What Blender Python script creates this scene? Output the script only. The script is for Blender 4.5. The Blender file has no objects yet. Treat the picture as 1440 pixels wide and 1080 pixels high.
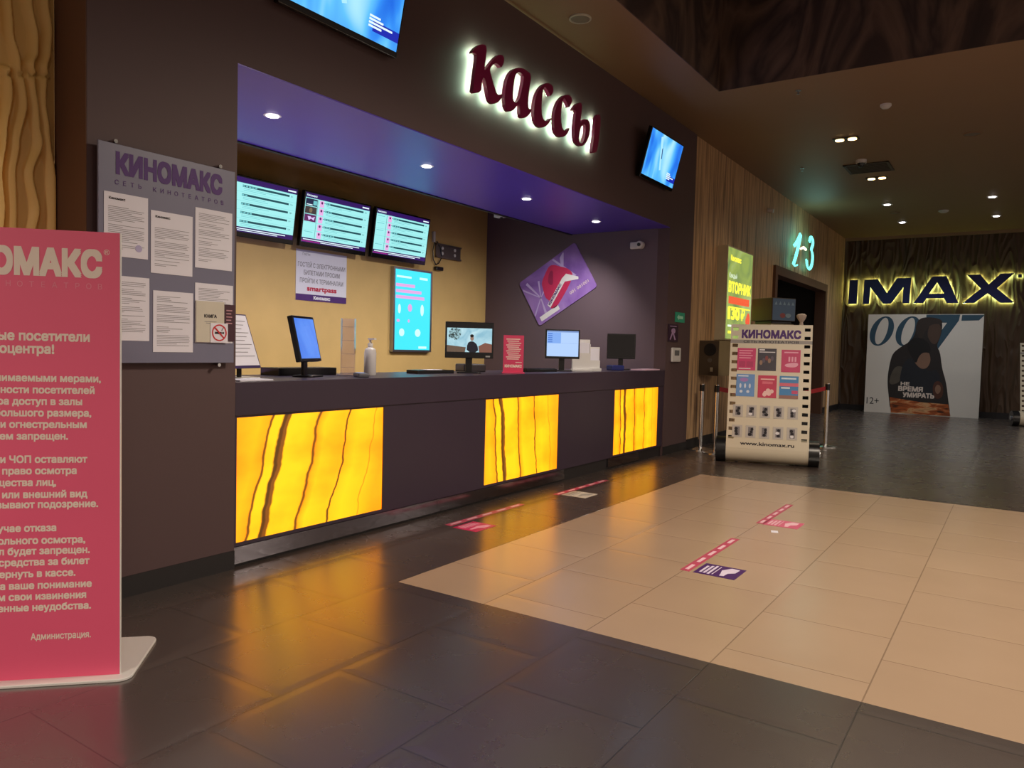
import bpy, bmesh, math, random
from mathutils import Matrix, Vector
random.seed(7)
S = bpy.context.scene
COL = S.collection
PI = math.pi

# ------------------------------------------------------------------ camera
cam_d = bpy.data.cameras.new('camera'); cam = bpy.data.objects.new('camera', cam_d); COL.objects.link(cam)
S.camera = cam
cam_d.sensor_width = 36.0; cam_d.lens = 36.0 * 1064.25 / 1440.0
S.cycles.caustics_reflective = False; cam_d.clip_start = 0.05; cam_d.clip_end = 200
def set_camera(yaw, pitch, roll, h):
    cy, sy, cp, sp = math.cos(yaw), math.sin(yaw), math.cos(pitch), math.sin(pitch)
    f = Vector((cp * cy, cp * sy, -sp)); r = Vector((sy, -cy, 0)); u = r.cross(f)
    c, s = math.cos(roll), math.sin(roll)
    r2 = c * r + s * u; u2 = -s * r + c * u
    M = Matrix((r2, u2, -f)).transposed().to_4x4(); M.translation = Vector((0, 0, h))
    cam.matrix_world = M
set_camera(0.590920, 0.0480229, 0.0254779, 1.34)

# ------------------------------------------------------------------ world, exposure, lights
W = bpy.data.worlds.new('world'); S.world = W; W.use_nodes = True
W.node_tree.nodes['Background'].inputs[0].default_value = (1.0, 0.80, 0.66, 1)
W.node_tree.nodes['Background'].inputs[1].default_value = 0.45
S.view_settings.view_transform = 'Standard'; S.view_settings.look = 'None'
S.view_settings.exposure = 0.15; S.view_settings.gamma = 1.0; S.view_settings.use_curve_mapping = False

def lamp(kind, loc, energy, color=(1, 1, 1), size=0.1, spot=2.2, blend=0.6, rot=None, sy=None):
    d = bpy.data.lights.new('lamp', kind); d.energy = energy; d.color = color
    if kind == 'AREA':
        d.size = size
        if sy: d.shape = 'RECTANGLE'; d.size_y = sy
    else: d.shadow_soft_size = size
    if kind == 'SPOT': d.spot_size = spot; d.spot_blend = blend
    o = bpy.data.objects.new('lamp', d); COL.objects.link(o); o.location = loc
    if rot: o.rotation_euler = rot
    return o
WARM = (1.0, 0.80, 0.58); COOL = (0.90, 0.94, 1.0)
CZ = 4.28
# ceiling spots of the hall over and behind the viewer (downlights, aimed at the floor)
for (x, y, e) in ((-4.0, 1.6, 980), (-2.0, -3.2, 480), (1.2, -5.6, 400), (5.5, -6.2, 620), (9.8, -5.6, 620), (14.0, -5.0, 520), (5.0, 0.1, 580), (2.6, -1.6, 80)):
    lamp('SPOT', (x, y, CZ - 0.06), e, (1.0, 0.84, 0.68), 0.35, 2.75, 0.5)

# ------------------------------------------------------------------ materials
def lin(c):
    def f(v):
        v = v / 255.0
        return v / 12.92 if v <= 0.04045 else ((v + 0.055) / 1.055) ** 2.4
    return (f(c[0]), f(c[1]), f(c[2]), 1.0)
MATS = {}
def P(name, c, rough=0.5, metal=0.0, spec=0.5, var=0.10, scale=9.0, emit=None, es=1.0, bump=0.0, bscale=60, alpha=None, trans=0.0, coat=0.0, stretch=None):
    """principled material whose colour wanders a little with a noise texture"""
    if name in MATS: return MATS[name]
    m = bpy.data.materials.new(name); m.use_nodes = True; MATS[name] = m
    nt = m.node_tree; b = nt.nodes['Principled BSDF']
    col = lin(c)
    b.inputs['Roughness'].default_value = rough; b.inputs['Metallic'].default_value = metal
    b.inputs['Specular IOR Level'].default_value = spec
    b.inputs['Transmission Weight'].default_value = trans
    b.inputs['Coat Weight'].default_value = coat
    tc = nt.nodes.new('ShaderNodeTexCoord'); no = nt.nodes.new('ShaderNodeTexNoise')
    no.inputs['Scale'].default_value = scale; no.inputs['Detail'].default_value = 4
    mp = nt.nodes.new('ShaderNodeMapping')
    if stretch: mp.inputs['Scale'].default_value = stretch
    nt.links.new(tc.outputs['Object'], mp.inputs[0]); nt.links.new(mp.outputs[0], no.inputs[0])
    mx = nt.nodes.new('ShaderNodeMix'); mx.data_type = 'RGBA'
    mx.inputs[6].default_value = tuple(v * (1 - var) for v in col[:3]) + (1,)
    mx.inputs[7].default_value = tuple(min(1, v * (1 + var)) for v in col[:3]) + (1,)
    nt.links.new(no.outputs[0], mx.inputs[0]); nt.links.new(mx.outputs[2], b.inputs['Base Color'])
    if emit:
        b.inputs['Emission Color'].default_value = lin(emit); b.inputs['Emission Strength'].default_value = es
    if bump:
        n2 = nt.nodes.new('ShaderNodeTexNoise'); n2.inputs['Scale'].default_value = bscale
        nt.links.new(tc.outputs['Object'], n2.inputs[0])
        bp = nt.nodes.new('ShaderNodeBump'); bp.inputs['Strength'].default_value = bump; bp.inputs['Distance'].default_value = 0.01
        nt.links.new(n2.outputs[0], bp.inputs['Height']); nt.links.new(bp.outputs[0], b.inputs['Normal'])
    return m
def E(name, c, s=1.0, base=(8, 8, 8)):
    """a glowing surface behind glossy glass (screens, tubes, lightboxes)"""
    return P(name, base, 0.25, emit=c, es=s)

def ramp(nt, stops, interp='LINEAR'):
    r = nt.nodes.new('ShaderNodeValToRGB'); cr = r.color_ramp; cr.interpolation = interp
    while len(cr.elements) > 1: cr.elements.remove(cr.elements[-1])
    cr.elements[0].position = stops[0][0]; cr.elements[0].color = lin(stops[0][1])
    for p, c in stops[1:]:
        e = cr.elements.new(p); e.color = lin(c)
    return r
def N(nt, kind, **kw):
    n = nt.nodes.new(kind)
    for k, v in kw.items(): setattr(n, k, v)
    return n

def mat_tiles(name, c1, c2, mortar, rough, spec):
    m = bpy.data.materials.new(name); m.use_nodes = True; nt = m.node_tree; b = nt.nodes['Principled BSDF']
    tc = N(nt, 'ShaderNodeTexCoord'); mp = N(nt, 'ShaderNodeMapping'); L = nt.links.new
    mp.inputs['Location'].default_value = (0.265, 0.155, 0)
    L(tc.outputs['Object'], mp.inputs[0])
    br = N(nt, 'ShaderNodeTexBrick'); br.offset = 0.5; br.squash = 1.0
    br.inputs['Scale'].default_value = 1.0; br.inputs['Brick Width'].default_value = 0.605; br.inputs['Row Height'].default_value = 0.605
    br.inputs['Mortar Size'].default_value = 0.003; br.inputs['Mortar Smooth'].default_value = 0.1; br.inputs['Bias'].default_value = 0.0
    br.inputs['Color1'].default_value = lin(c1); br.inputs['Color2'].default_value = lin(c2); br.inputs['Mortar'].default_value = lin(mortar)
    L(mp.outputs[0], br.inputs[0])
    no = N(nt, 'ShaderNodeTexNoise'); no.inputs['Scale'].default_value = 2.2; no.inputs['Detail'].default_value = 6
    L(tc.outputs['Object'], no.inputs[0])
    mx = N(nt, 'ShaderNodeMix', data_type='RGBA', blend_type='MULTIPLY'); mx.inputs[0].default_value = 0.12
    L(br.outputs['Color'], mx.inputs[6]); L(no.outputs[0], mx.inputs[7]); L(mx.outputs[2], b.inputs['Base Color'])
    mr = N(nt, 'ShaderNodeMapRange'); mr.inputs[3].default_value = rough * 0.94; mr.inputs[4].default_value = rough * 1.08
    L(no.outputs[0], mr.inputs[0]); L(mr.outputs[0], b.inputs['Roughness'])
    b.inputs['Specular IOR Level'].default_value = 0.5; b.inputs['IOR'].default_value = spec
    bp = N(nt, 'ShaderNodeBump', invert=True); bp.inputs['Strength'].default_value = 0.6; bp.inputs['Distance'].default_value = 0.004
    b2 = N(nt, 'ShaderNodeTexBrick'); b2.offset = 0.5
    for k_, v_ in (('Scale', 1.0), ('Brick Width', 0.605), ('Row Height', 0.605), ('Mortar Size', 0.05), ('Mortar Smooth', 1.0)): b2.inputs[k_].default_value = v_
    L(mp.outputs[0], b2.inputs[0])
    ad = N(nt, 'ShaderNodeMath', operation='MULTIPLY_ADD'); ad.inputs[1].default_value = 0.35; L(b2.outputs['Fac'], ad.inputs[0]); L(br.outputs['Fac'], ad.inputs[2])
    a3 = N(nt, 'ShaderNodeMath', operation='MULTIPLY_ADD'); a3.inputs[1].default_value = 1.6; n3 = N(nt, 'ShaderNodeTexNoise'); n3.inputs['Scale'].default_value = 1.7; n3.inputs['Detail'].default_value = 0; L(tc.outputs['Object'], n3.inputs[0]); L(n3.outputs[0], a3.inputs[0]); L(ad.outputs[0], a3.inputs[2])
    L(a3.outputs[0], bp.inputs['Height']); L(bp.outputs[0], b.inputs['Normal'])
    return m
M_DARKTILE = mat_tiles('dark_floor_tile', (74, 63, 58), (64, 54, 50), (30, 25, 23), 0.27, 2.9)
M_LIGHTTILE = mat_tiles('beige_floor_tile', (186, 160, 134), (182, 156, 130), (148, 124, 102), 0.25, 1.9)

def mat_wood(name, stops, freq=7.0, bump=0.3, wave=False, rough=0.55):
    m = bpy.data.materials.new(name); m.use_nodes = True; nt = m.node_tree; b = nt.nodes['Principled BSDF']; L = nt.links.new
    tc = N(nt, 'ShaderNodeTexCoord'); mp = N(nt, 'ShaderNodeMapping'); mp.inputs['Scale'].default_value = (1, 1, 0.05)
    L(tc.outputs['Object'], mp.inputs[0])
    no = N(nt, 'ShaderNodeTexNoise'); no.inputs['Scale'].default_value = freq; no.inputs['Detail'].default_value = 7; no.inputs['Roughness'].default_value = 0.62
    L(mp.outputs[0], no.inputs[0])
    r = ramp(nt, stops); L(no.outputs[0], r.inputs[0]); L(r.outputs[0], b.inputs['Base Color'])
    b.inputs['Roughness'].default_value = rough
    bp = N(nt, 'ShaderNodeBump'); bp.inputs['Strength'].default_value = bump; bp.inputs['Distance'].default_value = 0.03
    if wave:
        m2 = N(nt, 'ShaderNodeMapping'); m2.inputs['Scale'].default_value = (1, 1, 0.22); L(tc.outputs['Object'], m2.inputs[0])
        wv = N(nt, 'ShaderNodeTexNoise'); wv.inputs['Scale'].default_value = 4.2; wv.inputs['Detail'].default_value = 1.0; wv.inputs['Distortion'].default_value = 0.9
        L(m2.outputs[0], wv.inputs[0])
        ma = N(nt, 'ShaderNodeMath', operation='PINGPONG'); ma.inputs[1].default_value = 0.45; L(wv.outputs[0], ma.inputs[0])
        mu = N(nt, 'ShaderNodeMath', operation='MULTIPLY'); mu.inputs[1].default_value = 20; L(ma.outputs[0], mu.inputs[0])
        L(mu.outputs[0], bp.inputs['Height'])
    else: L(no.outputs[0], bp.inputs['Height'])
    L(bp.outputs[0], b.inputs['Normal'])
    return m
M_WOOD = mat_wood('striped_wood', [(0.25, (92, 70, 52)), (0.42, (168, 134, 98)), (0.5, (210, 172, 128)), (0.62, (138, 108, 80)), (0.8, (102, 78, 58))], 9.0)
M_WOODFAR = mat_wood('carved_dark_wood', [(0.3, (58, 40, 26)), (0.5, (74, 52, 33)), (0.7, (50, 34, 21))], 5.0, 0.42, True)

def mat_onyx(name, x0, ramps):
    """backlit onyx slab: yellow stone, dark wavy veins running top to bottom; glows"""
    m = bpy.data.materials.new(name); m.use_nodes = True; nt = m.node_tree; b = nt.nodes['Principled BSDF']; L = nt.links.new
    tc = N(nt, 'ShaderNodeTexCoord'); sp = N(nt, 'ShaderNodeSeparateXYZ'); L(tc.outputs['Object'], sp.inputs[0])
    lean, width, off = ramps
    def math_(op, a, bb):
        n = N(nt, 'ShaderNodeMath', operation=op)
        for i, v in enumerate((a, bb)):
            if isinstance(v, (int, float)): n.inputs[i].default_value = v
            else: L(v, n.inputs[i])
        return n.outputs[0]
    mp = N(nt, 'ShaderNodeMapping'); mp.inputs['Scale'].default_value = (0.6, 1, 1); mp.inputs['Location'].default_value = (x0, 0, 0); L(tc.outputs['Object'], mp.inputs[0])
    wob = N(nt, 'ShaderNodeTexNoise'); wob.inputs['Scale'].default_value = 4.0; wob.inputs['Detail'].default_value = 3.0; L(mp.outputs[0], wob.inputs[0])
    u = math_('DIVIDE', sp.outputs[0], width)
    u = math_('ADD', u, math_('MULTIPLY', sp.outputs[2], lean)); u = math_('ADD', u, off)
    u = math_('ADD', u, math_('MULTIPLY', math_('SUBTRACT', wob.outputs[0], 0.5), 0.10))
    Y1, Y2, Y3 = (255, 180, 16), (255, 167, 12), (250, 146, 8)
    BR, DK = (84, 44, 8), (30, 15, 7)
    r = ramp(nt, [(0.0, Y3), (0.10, Y2), (0.160, Y3), (0.168, BR), (0.176, BR), (0.184, Y1), (0.235, Y1), (0.245, DK), (0.258, DK), (0.268, (104, 56, 18)), (0.280, BR), (0.289, Y1),
                  (0.40, Y1), (0.460, Y2), (0.468, BR), (0.477, BR), (0.486, Y3), (0.53, Y1), (0.66, Y2), (0.688, Y2), (0.693, DK), (0.700, DK), (0.706, Y2), (0.78, Y1), (0.895, Y2), (0.90, (150, 96, 8)), (0.906, Y2), (1.0, Y3)])
    L(u, r.inputs[0])
    cl = N(nt, 'ShaderNodeTexNoise'); cl.inputs['Scale'].default_value = 3.2; cl.inputs['Detail'].default_value = 3; L(mp.outputs[0], cl.inputs[0])
    r2 = ramp(nt, [(0.30, (255, 210, 120)), (0.55, (255, 255, 255))]); L(cl.outputs[0], r2.inputs[0])
    mx = N(nt, 'ShaderNodeMix', data_type='RGBA', blend_type='MULTIPLY'); mx.inputs[0].default_value = 0.9
    L(r.outputs[0], mx.inputs[6]); L(r2.outputs[0], mx.inputs[7])
    b.inputs['Base Color'].default_value = lin((120, 80, 20)); b.inputs['Roughness'].default_value = 0.3
    L(mx.outputs[2], b.inputs['Emission Color']); b.inputs['Emission Strength'].default_value = 1.48
    return m

def mat_noise_screen(name, stops, scale, s, stretch=(1, 1, 1), dist=1.5, rot=0.0, detail=4):
    m = bpy.data.materials.new(name); m.use_nodes = True; nt = m.node_tree; b = nt.nodes['Principled BSDF']; L = nt.links.new
    tc = N(nt, 'ShaderNodeTexCoord'); mp = N(nt, 'ShaderNodeMapping'); mp.inputs['Scale'].default_value = stretch; mp.inputs['Rotation'].default_value = (0, rot, 0)
    L(tc.outputs['Object'], mp.inputs[0])
    no = N(nt, 'ShaderNodeTexNoise'); no.inputs['Scale'].default_value = scale; no.inputs['Detail'].default_value = detail; no.inputs['Distortion'].default_value = dist
    L(mp.outputs[0], no.inputs[0]); r = ramp(nt, stops); L(no.outputs[0], r.inputs[0])
    if s > 0:
        L(r.outputs[0], b.inputs['Emission Color']); b.inputs['Emission Strength'].default_value = s
        b.inputs['Base Color'].default_value = (0.004, 0.004, 0.006, 1); b.inputs['Roughness'].default_value = 0.2
    else:
        L(r.outputs[0], b.inputs['Base Color']); b.inputs['Roughness'].default_value = 0.6
    return m
M_ICE = mat_noise_screen('ice_film_frame', [(0.28, (20, 84, 214)), (0.42, (50, 140, 240)), (0.54, (96, 190, 250)), (0.66, (176, 232, 255)), (0.8, (110, 200, 250))], 2.0, 1.0, (1.6, 1, .7), .5, 0.7, 2)
M_MURAL = mat_noise_screen('ceiling_mural', [(0.2, (30, 22, 22)), (0.42, (60, 44, 40)), (0.5, (104, 82, 70)), (0.6, (54, 40, 38)), (0.75, (120, 96, 82)), (0.9, (36, 27, 26))], 1.1, 0, (1, 1, 0.55), 1.4, 0.3)

M_FACADE = P('plum_brown_paint', (82, 62, 63), 0.62, var=0.06, scale=2.5)
M_JAMB = P('brown_jamb_paint', (96, 64, 46), 0.6, var=0.1, scale=3)
M_COUNTER = P('plum_counter_laminate', (54, 42, 58), 0.36, var=0.05, scale=3)
M_SOFFIT = P('purple_soffit_paint', (92, 66, 200), 0.35, var=0.05, scale=2)
M_SIDE = P('grey_plum_paint', (100, 84, 94), 0.6, var=0.05, scale=2)
M_BACK = P('ochre_plaster', (206, 173, 110), 0.65, var=0.12, scale=3.5, bump=0.15, bscale=9)
M_CEIL = P('brown_ceiling_paint', (146, 118, 90), 0.55, var=0.06, scale=1.5)
M_DARK = P('near_black_paint', (24, 19, 20), 0.6)
M_CARVE = P('carved_ochre_panel', (240, 200, 120), 0.5, var=0.14, scale=5, stretch=(1, 1, 0.4))
M_STEEL = P('mirror_steel', (142, 138, 146), 0.14, 1.0, var=0.1, scale=3, bump=0.08, bscale=5)
M_CHROME = P('chrome', (215, 215, 215), 0.15, 1.0, var=0.03)
M_ALU = P('silver_frame', (170, 172, 178), 0.3, 1.0, var=0.04)
M_BLACK = P('black_plastic', (14, 14, 16), 0.32, var=0.2)
M_BLACKGLOSS = P('gloss_black_bezel', (9, 8, 13), 0.14, var=0.1)
M_WHITE = P('white_plastic', (216, 214, 212), 0.4, var=0.03)
M_PAPER = P('white_paper', (226, 225, 236), 0.75, var=0.03, scale=14)
M_CREAM = P('cream_board', (214, 206, 184), 0.45, var=0.05, scale=3)
M_INK = P('grey_ink', (128, 126, 132), 0.8); M_INKD = P('dark_ink', (42, 40, 46), 0.8)
M_PURPLE = P('purple_print', (74, 32, 110), 0.6); M_PINK = P('pink_print', (206, 60, 100), 0.5, var=0.06, scale=3)
M_MAROON = P('maroon_acrylic', (138, 26, 80), 0.35, var=0.05)
M_NAVY = P('navy_acrylic', (26, 42, 118), 0.4, var=0.05)
M_PALE = P('pale_cream_print', (232, 216, 204), 0.7, var=0.03)
M_WPRINT = P('white_print', (232, 232, 236), 0.7, var=0.02)
M_RED = P('red_belt', (170, 20, 34), 0.6)
M_SPOT = E('lamp_disc', (255, 250, 255), 9.0); M_SPOTW = E('warm_lamp_disc', (255, 214, 140), 9.0)

# ------------------------------------------------------------------ mesh builder
_txt = {}
def glyph(ch):
    """outline of one character filled by the non-zero winding rule; returns points, triangles, advance"""
    k = 'g' + ch
    if k in _txt: return _txt[k]
    def conv(body, fill):
        c = bpy.data.curves.new('t', 'FONT'); c.body = body; c.resolution_u = 3; c.fill_mode = fill
        o = bpy.data.objects.new('t', c); COL.objects.link(o); bpy.context.view_layer.update()
        me = bpy.data.meshes.new_from_object(o.evaluated_get(bpy.context.evaluated_depsgraph_get()))
        v = [(p.co.x, p.co.y) for p in me.vertices]; e = [tuple(p.vertices) for p in me.edges]
        bpy.data.objects.remove(o); bpy.data.curves.remove(c); bpy.data.meshes.remove(me)
        return v, e
    if ch == ' ': _txt[k] = ([], [], 0.28); return _txt[k]
    v, e = conv(ch, 'NONE')
    v2, _e = conv('|' + ch + '|', 'NONE'); v3, _e = conv('||', 'NONE')
    adv = max(p[0] for p in v2) - max(p[0] for p in v3)
    nxt = {a: b for a, b in e}; loops = []; seen = set()
    for a in list(nxt):
        if a in seen: continue
        lp = []
        while a not in seen and a in nxt: seen.add(a); lp.append(v[a]); a = nxt[a]
        loops.append(lp)
    from mathutils.geometry import delaunay_2d_cdt
    pts = [Vector(p) for p in v]
    r = delaunay_2d_cdt(pts, e, [], 0, 1e-5)
    def wind(x, y):
        n = 0
        for lp in loops:
            for q in range(len(lp)):
                (x0, y0), (x1, y1) = lp[q], lp[(q + 1) % len(lp)]
                if (y0 <= y) != (y1 <= y) and x0 + (y - y0) / (y1 - y0) * (x1 - x0) > x: n += 1 if y1 > y0 else -1
        return n
    tri = []
    for f in r[2]:
        cx = sum(r[0][q].x for q in f) / len(f); cy = sum(r[0][q].y for q in f) / len(f)
        if wind(cx, cy) != 0: tri.append(tuple(f))
    _txt[k] = ([(p.x, p.y) for p in r[0]], tri, adv)
    return _txt[k]
def text_mesh(s, bold=0.0, shear=0.0):
    if (s, shear) in _txt: return _txt[(s, shear)]
    V, F, x = [], [], 0.0
    for ch in s:
        v, f, adv = glyph(ch); o = len(V)
        V += [(p[0] + x + shear * p[1], p[1]) for p in v]; F += [tuple(i + o for i in t) for t in f]; x += adv
    x0 = min(p[0] for p in V); x1 = max(p[0] for p in V)
    _txt[(s, shear)] = ([(p[0] - x0, p[1]) for p in V], F, x1 - x0)
    return _txt[(s, shear)]

class MB:
    def __init__(s): s.v = []; s.f = []; s.m = []; s.mats = []
    def mi(s, m):
        if m not in s.mats: s.mats.append(m)
        return s.mats.index(m)
    def add(s, vs, fs, m):
        o = len(s.v); s.v += [tuple(v) for v in vs]; k = s.mi(m)
        for f in fs: s.f.append(tuple(i + o for i in f)); s.m.append(k)
        return s
    def box(s, x0, x1, y0, y1, z0, z1, m):
        vs = [(x0, y0, z0), (x1, y0, z0), (x1, y1, z0), (x0, y1, z0), (x0, y0, z1), (x1, y0, z1), (x1, y1, z1), (x0, y1, z1)]
        return s.add(vs, [(0, 3, 2, 1), (4, 5, 6, 7), (0, 1, 5, 4), (1, 2, 6, 5), (2, 3, 7, 6), (3, 0, 4, 7)], m)
    def cyl(s, p0, p1, r0, m, r1=None, n=24, cap=True):
        p0 = Vector(p0); p1 = Vector(p1); r1 = r0 if r1 is None else r1
        d = (p1 - p0).normalized(); a = d.orthogonal().normalized(); b = d.cross(a)
        vs = []
        for p, r in ((p0, r0), (p1, r1)):
            for i in range(n):
                t = 2 * PI * i / n; vs.append(p + (a * math.cos(t) + b * math.sin(t)) * r)
        fs = [(i, (i + 1) % n, n + (i + 1) % n, n + i) for i in range(n)]
        if cap: fs += [tuple(range(n - 1, -1, -1)), tuple(range(n, 2 * n))]
        return s.add(vs, fs, m)
    def lathe(s, prof, c, m, n=24):
        vs = []
        for r, z in prof:
            for i in range(n):
                t = 2 * PI * i / n; vs.append((c[0] + r * math.cos(t), c[1] + r * math.sin(t), c[2] + z))
        fs = []
        for k in range(len(prof) - 1):
            for i in range(n): fs.append((k * n + i, k * n + (i + 1) % n, (k + 1) * n + (i + 1) % n, (k + 1) * n + i))
        fs += [tuple(range(n - 1, -1, -1)), tuple(range((len(prof) - 1) * n, len(prof) * n))]
        return s.add(vs, fs, m)
    def tube(s, pts, r, m, n=8):
        pts = [Vector(p) for p in pts]; vs = []; fs = []; prev = None
        for i, p in enumerate(pts):
            d = (pts[min(i + 1, len(pts) - 1)] - pts[max(i - 1, 0)]).normalized()
            a = d.orthogonal().normalized() if prev is None else (prev - d * prev.dot(d)).normalized()
            prev = a; b = d.cross(a)
            for k in range(n):
                t = 2 * PI * k / n; vs.append(p + (a * math.cos(t) + b * math.sin(t)) * r)
        for i in range(len(pts) - 1):
            for k in range(n): fs.append((i * n + k, i * n + (k + 1) % n, (i + 1) * n + (k + 1) % n, (i + 1) * n + k))
        fs += [tuple(range(n - 1, -1, -1)), tuple(range((len(pts) - 1) * n, len(pts) * n))]
        return s.add(vs, fs, m)
    # flat artwork facing -y, layered by tiny steps
    def rect(s, x0, x1, z0, z1, y, m): return s.add([(x0, y, z0), (x1, y, z0), (x1, y, z1), (x0, y, z1)], [(0, 1, 2, 3)], m)
    def poly(s, pts, y, m): 
        a = sum(pts[i][0] * pts[(i + 1) % len(pts)][1] - pts[(i + 1) % len(pts)][0] * pts[i][1] for i in range(len(pts)))
        if a < 0: pts = pts[::-1]
        return s.add([(p[0], y, p[1]) for p in pts], [tuple(range(len(pts)))], m)
    def disc(s, cx, cz, rx, rz, y, m, n=20): return s.poly([(cx + rx * math.cos(2 * PI * i / n), cz + rz * math.sin(2 * PI * i / n)) for i in range(n)], y, m)
    def text(s, t, x, z, h, y, m, w=None, align='l', bold=0.0, shear=0.0, sx=1.0):
        """h = height of a capital; w fits the width; x is the left, middle or right end"""
        v, f, tw = text_mesh(t, 0.0, shear); tw += 2 * bold; k = h / (0.70 + 2 * bold)
        kx = (w / tw) if w else k * sx
        ox = x - (0 if align == 'l' else tw * kx / 2 if align == 'c' else tw * kx)
        if bold == 0: return s.add([(ox + p[0] * kx, y, z + p[1] * k) for p in v], f, m)
        n = 8 if bold > .03 else 4
        sh = [(0, 0)] + [(bold * max(-1, min(1, 1.42 * math.cos(2 * PI * (i + (.5 if n == 4 else 0)) / n))), bold * max(-1, min(1, 1.42 * math.sin(2 * PI * (i + (.5 if n == 4 else 0)) / n)))) for i in range(n)]
        for i, (a, b) in enumerate(sh):
            s.add([(ox + (p[0] + bold + a) * kx, y - i * .00004, z + (p[1] + bold + b) * k) for p in v], f, m)
        return s
    def build(s, name, parent=None, bevel=0.0, smooth=False, seg=2):
        me = bpy.data.meshes.new(name); me.from_pydata(s.v, [], s.f)
        for m in s.mats: me.materials.append(m)
        me.polygons.foreach_set('material_index', s.m)
        if smooth: me.polygons.foreach_set('use_smooth', [True] * len(s.f))
        me.update()
        o = bpy.data.objects.new(name, me); COL.objects.link(o)
        if parent: o.parent = parent
        if bevel:
            b = o.modifiers.new('bevel', 'BEVEL'); b.width = bevel; b.segments = seg; b.limit_method = 'ANGLE'; b.angle_limit = 0.6
        if smooth:
            e = o.modifiers.new('split', 'EDGE_SPLIT'); e.split_angle = 0.7
        return o

def prism(outer, holes, d0, d1, m, name, parent=None, axis='y', inset_bevel=0.0):
    """flat letter with thickness between depths d0 and d1 (in y), outline in x,z"""
    bm = bmesh.new(); loops = []
    for pts in [outer] + holes:
        vs = [bm.verts.new((p[0], d0, p[1])) for p in pts]
        es = [bm.edges.new((vs[i], vs[(i + 1) % len(vs)])) for i in range(len(vs))]
        loops += es
    r = bmesh.ops.triangle_fill(bm, use_beauty=True, edges=loops)
    faces = [g for g in r['geom'] if isinstance(g, bmesh.types.BMFace)]
    ex = bmesh.ops.extrude_face_region(bm, geom=faces)
    for g in ex['geom']:
        if isinstance(g, bmesh.types.BMVert): g.co.y = d1
    bmesh.ops.recalc_face_normals(bm, faces=bm.faces)
    me = bpy.data.meshes.new(name); bm.to_mesh(me); bm.free(); me.materials.append(m)
    o = bpy.data.objects.new(name, me); COL.objects.link(o)
    if parent: o.parent = parent
    return o

def smooth_loop(pts, k=2):
    """Chaikin corner cutting"""
    for _ in range(k):
        q = []
        for i in range(len(pts)):
            a = pts[i]; b = pts[(i + 1) % len(pts)]
            q += [(a[0] * .75 + b[0] * .25, a[1] * .75 + b[1] * .25), (a[0] * .25 + b[0] * .75, a[1] * .25 + b[1] * .75)]
        pts = q
    return pts

def thing(name, label, cat, loc=(0, 0, 0), rz=0.0, rx=0.0, ry=0.0, group=None):
    o = bpy.data.objects.new(name, None); o.empty_display_size = 0.1; COL.objects.link(o)
    o.location = loc; o.rotation_euler = (rx, ry, rz)
    return tag(o, label, cat, group)
def tag(o, label, cat, group=None):
    o['label'] = label; o['category'] = cat
    if group: o['group'] = group
    return o
def place(o, loc, rz=0.0, rx=0.0, ry=0.0):
    o.location = loc; o.rotation_euler = (rx, ry, rz); return o
def struct(mb, name, bevel=0.0):
    o = mb.build(name, bevel=bevel); o['kind'] = 'structure'; return o
def dup(root, loc, rz, label, group=None):
    r = root.copy(); COL.objects.link(r); r.location = loc; r.rotation_euler = (root.rotation_euler.x, root.rotation_euler.y, rz); r['label'] = label
    if group: r['group'] = group
    for ch in list(root.children):
        c = ch.copy(); COL.objects.link(c); c.parent = r
        for g in list(ch.children):
            d = g.copy(); COL.objects.link(d); d.parent = c
    return r
def on_far(y): return -y          # helper: viewer's right on a wall that faces -X is -y
RF = -PI / 2                      # rotation for things on walls facing -X

# ------------------------------------------------------------------ the setting
FY = 3.78                         # plane of the ticket front
XL, XR = 2.75, 9.15               # opening of the ticket counter
# floor: dark tiles around a beige field
mb = MB(); xs = [-7, 3.165, 8.05, 21]; ys = [-9, -2.6, 2.865, 7.2]
for i in range(3):
    for j in range(3):
        x0, x1, y0, y1 = xs[i], xs[i + 1], ys[j], ys[j + 1]
        mb.add([(x0, y0, 0), (x1, y0, 0), (x1, y1, 0), (x0, y1, 0)], [(0, 1, 2, 3)], M_LIGHTTILE if (i, j) == (1, 1) else M_DARKTILE)
struct(mb, 'floor')
# ticket front (facade): left pier, lintel, right pier
mb = MB(); T = 0.16
mb.box(1.91, XL, FY, FY + T, 0, CZ, M_FACADE); struct(mb, 'wall_left')
mb = MB(); mb.box(XL, XR, FY, FY + T, 2.92, CZ, M_FACADE); struct(mb, 'wall_left_lintel')
mb = MB(); mb.box(XR, 9.98, FY, FY + T, 0, CZ, M_FACADE); struct(mb, 'wall_left_pier')
mb = MB(); mb.box(1.91, 1.95, FY + T, 4.09, 0, CZ, M_JAMB); struct(mb, 'wall_left_return')
mb = MB(); mb.box(1.906, 1.91, FY + 0.002, 4.088, 0, CZ, M_JAMB); struct(mb, 'trim_1')
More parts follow.
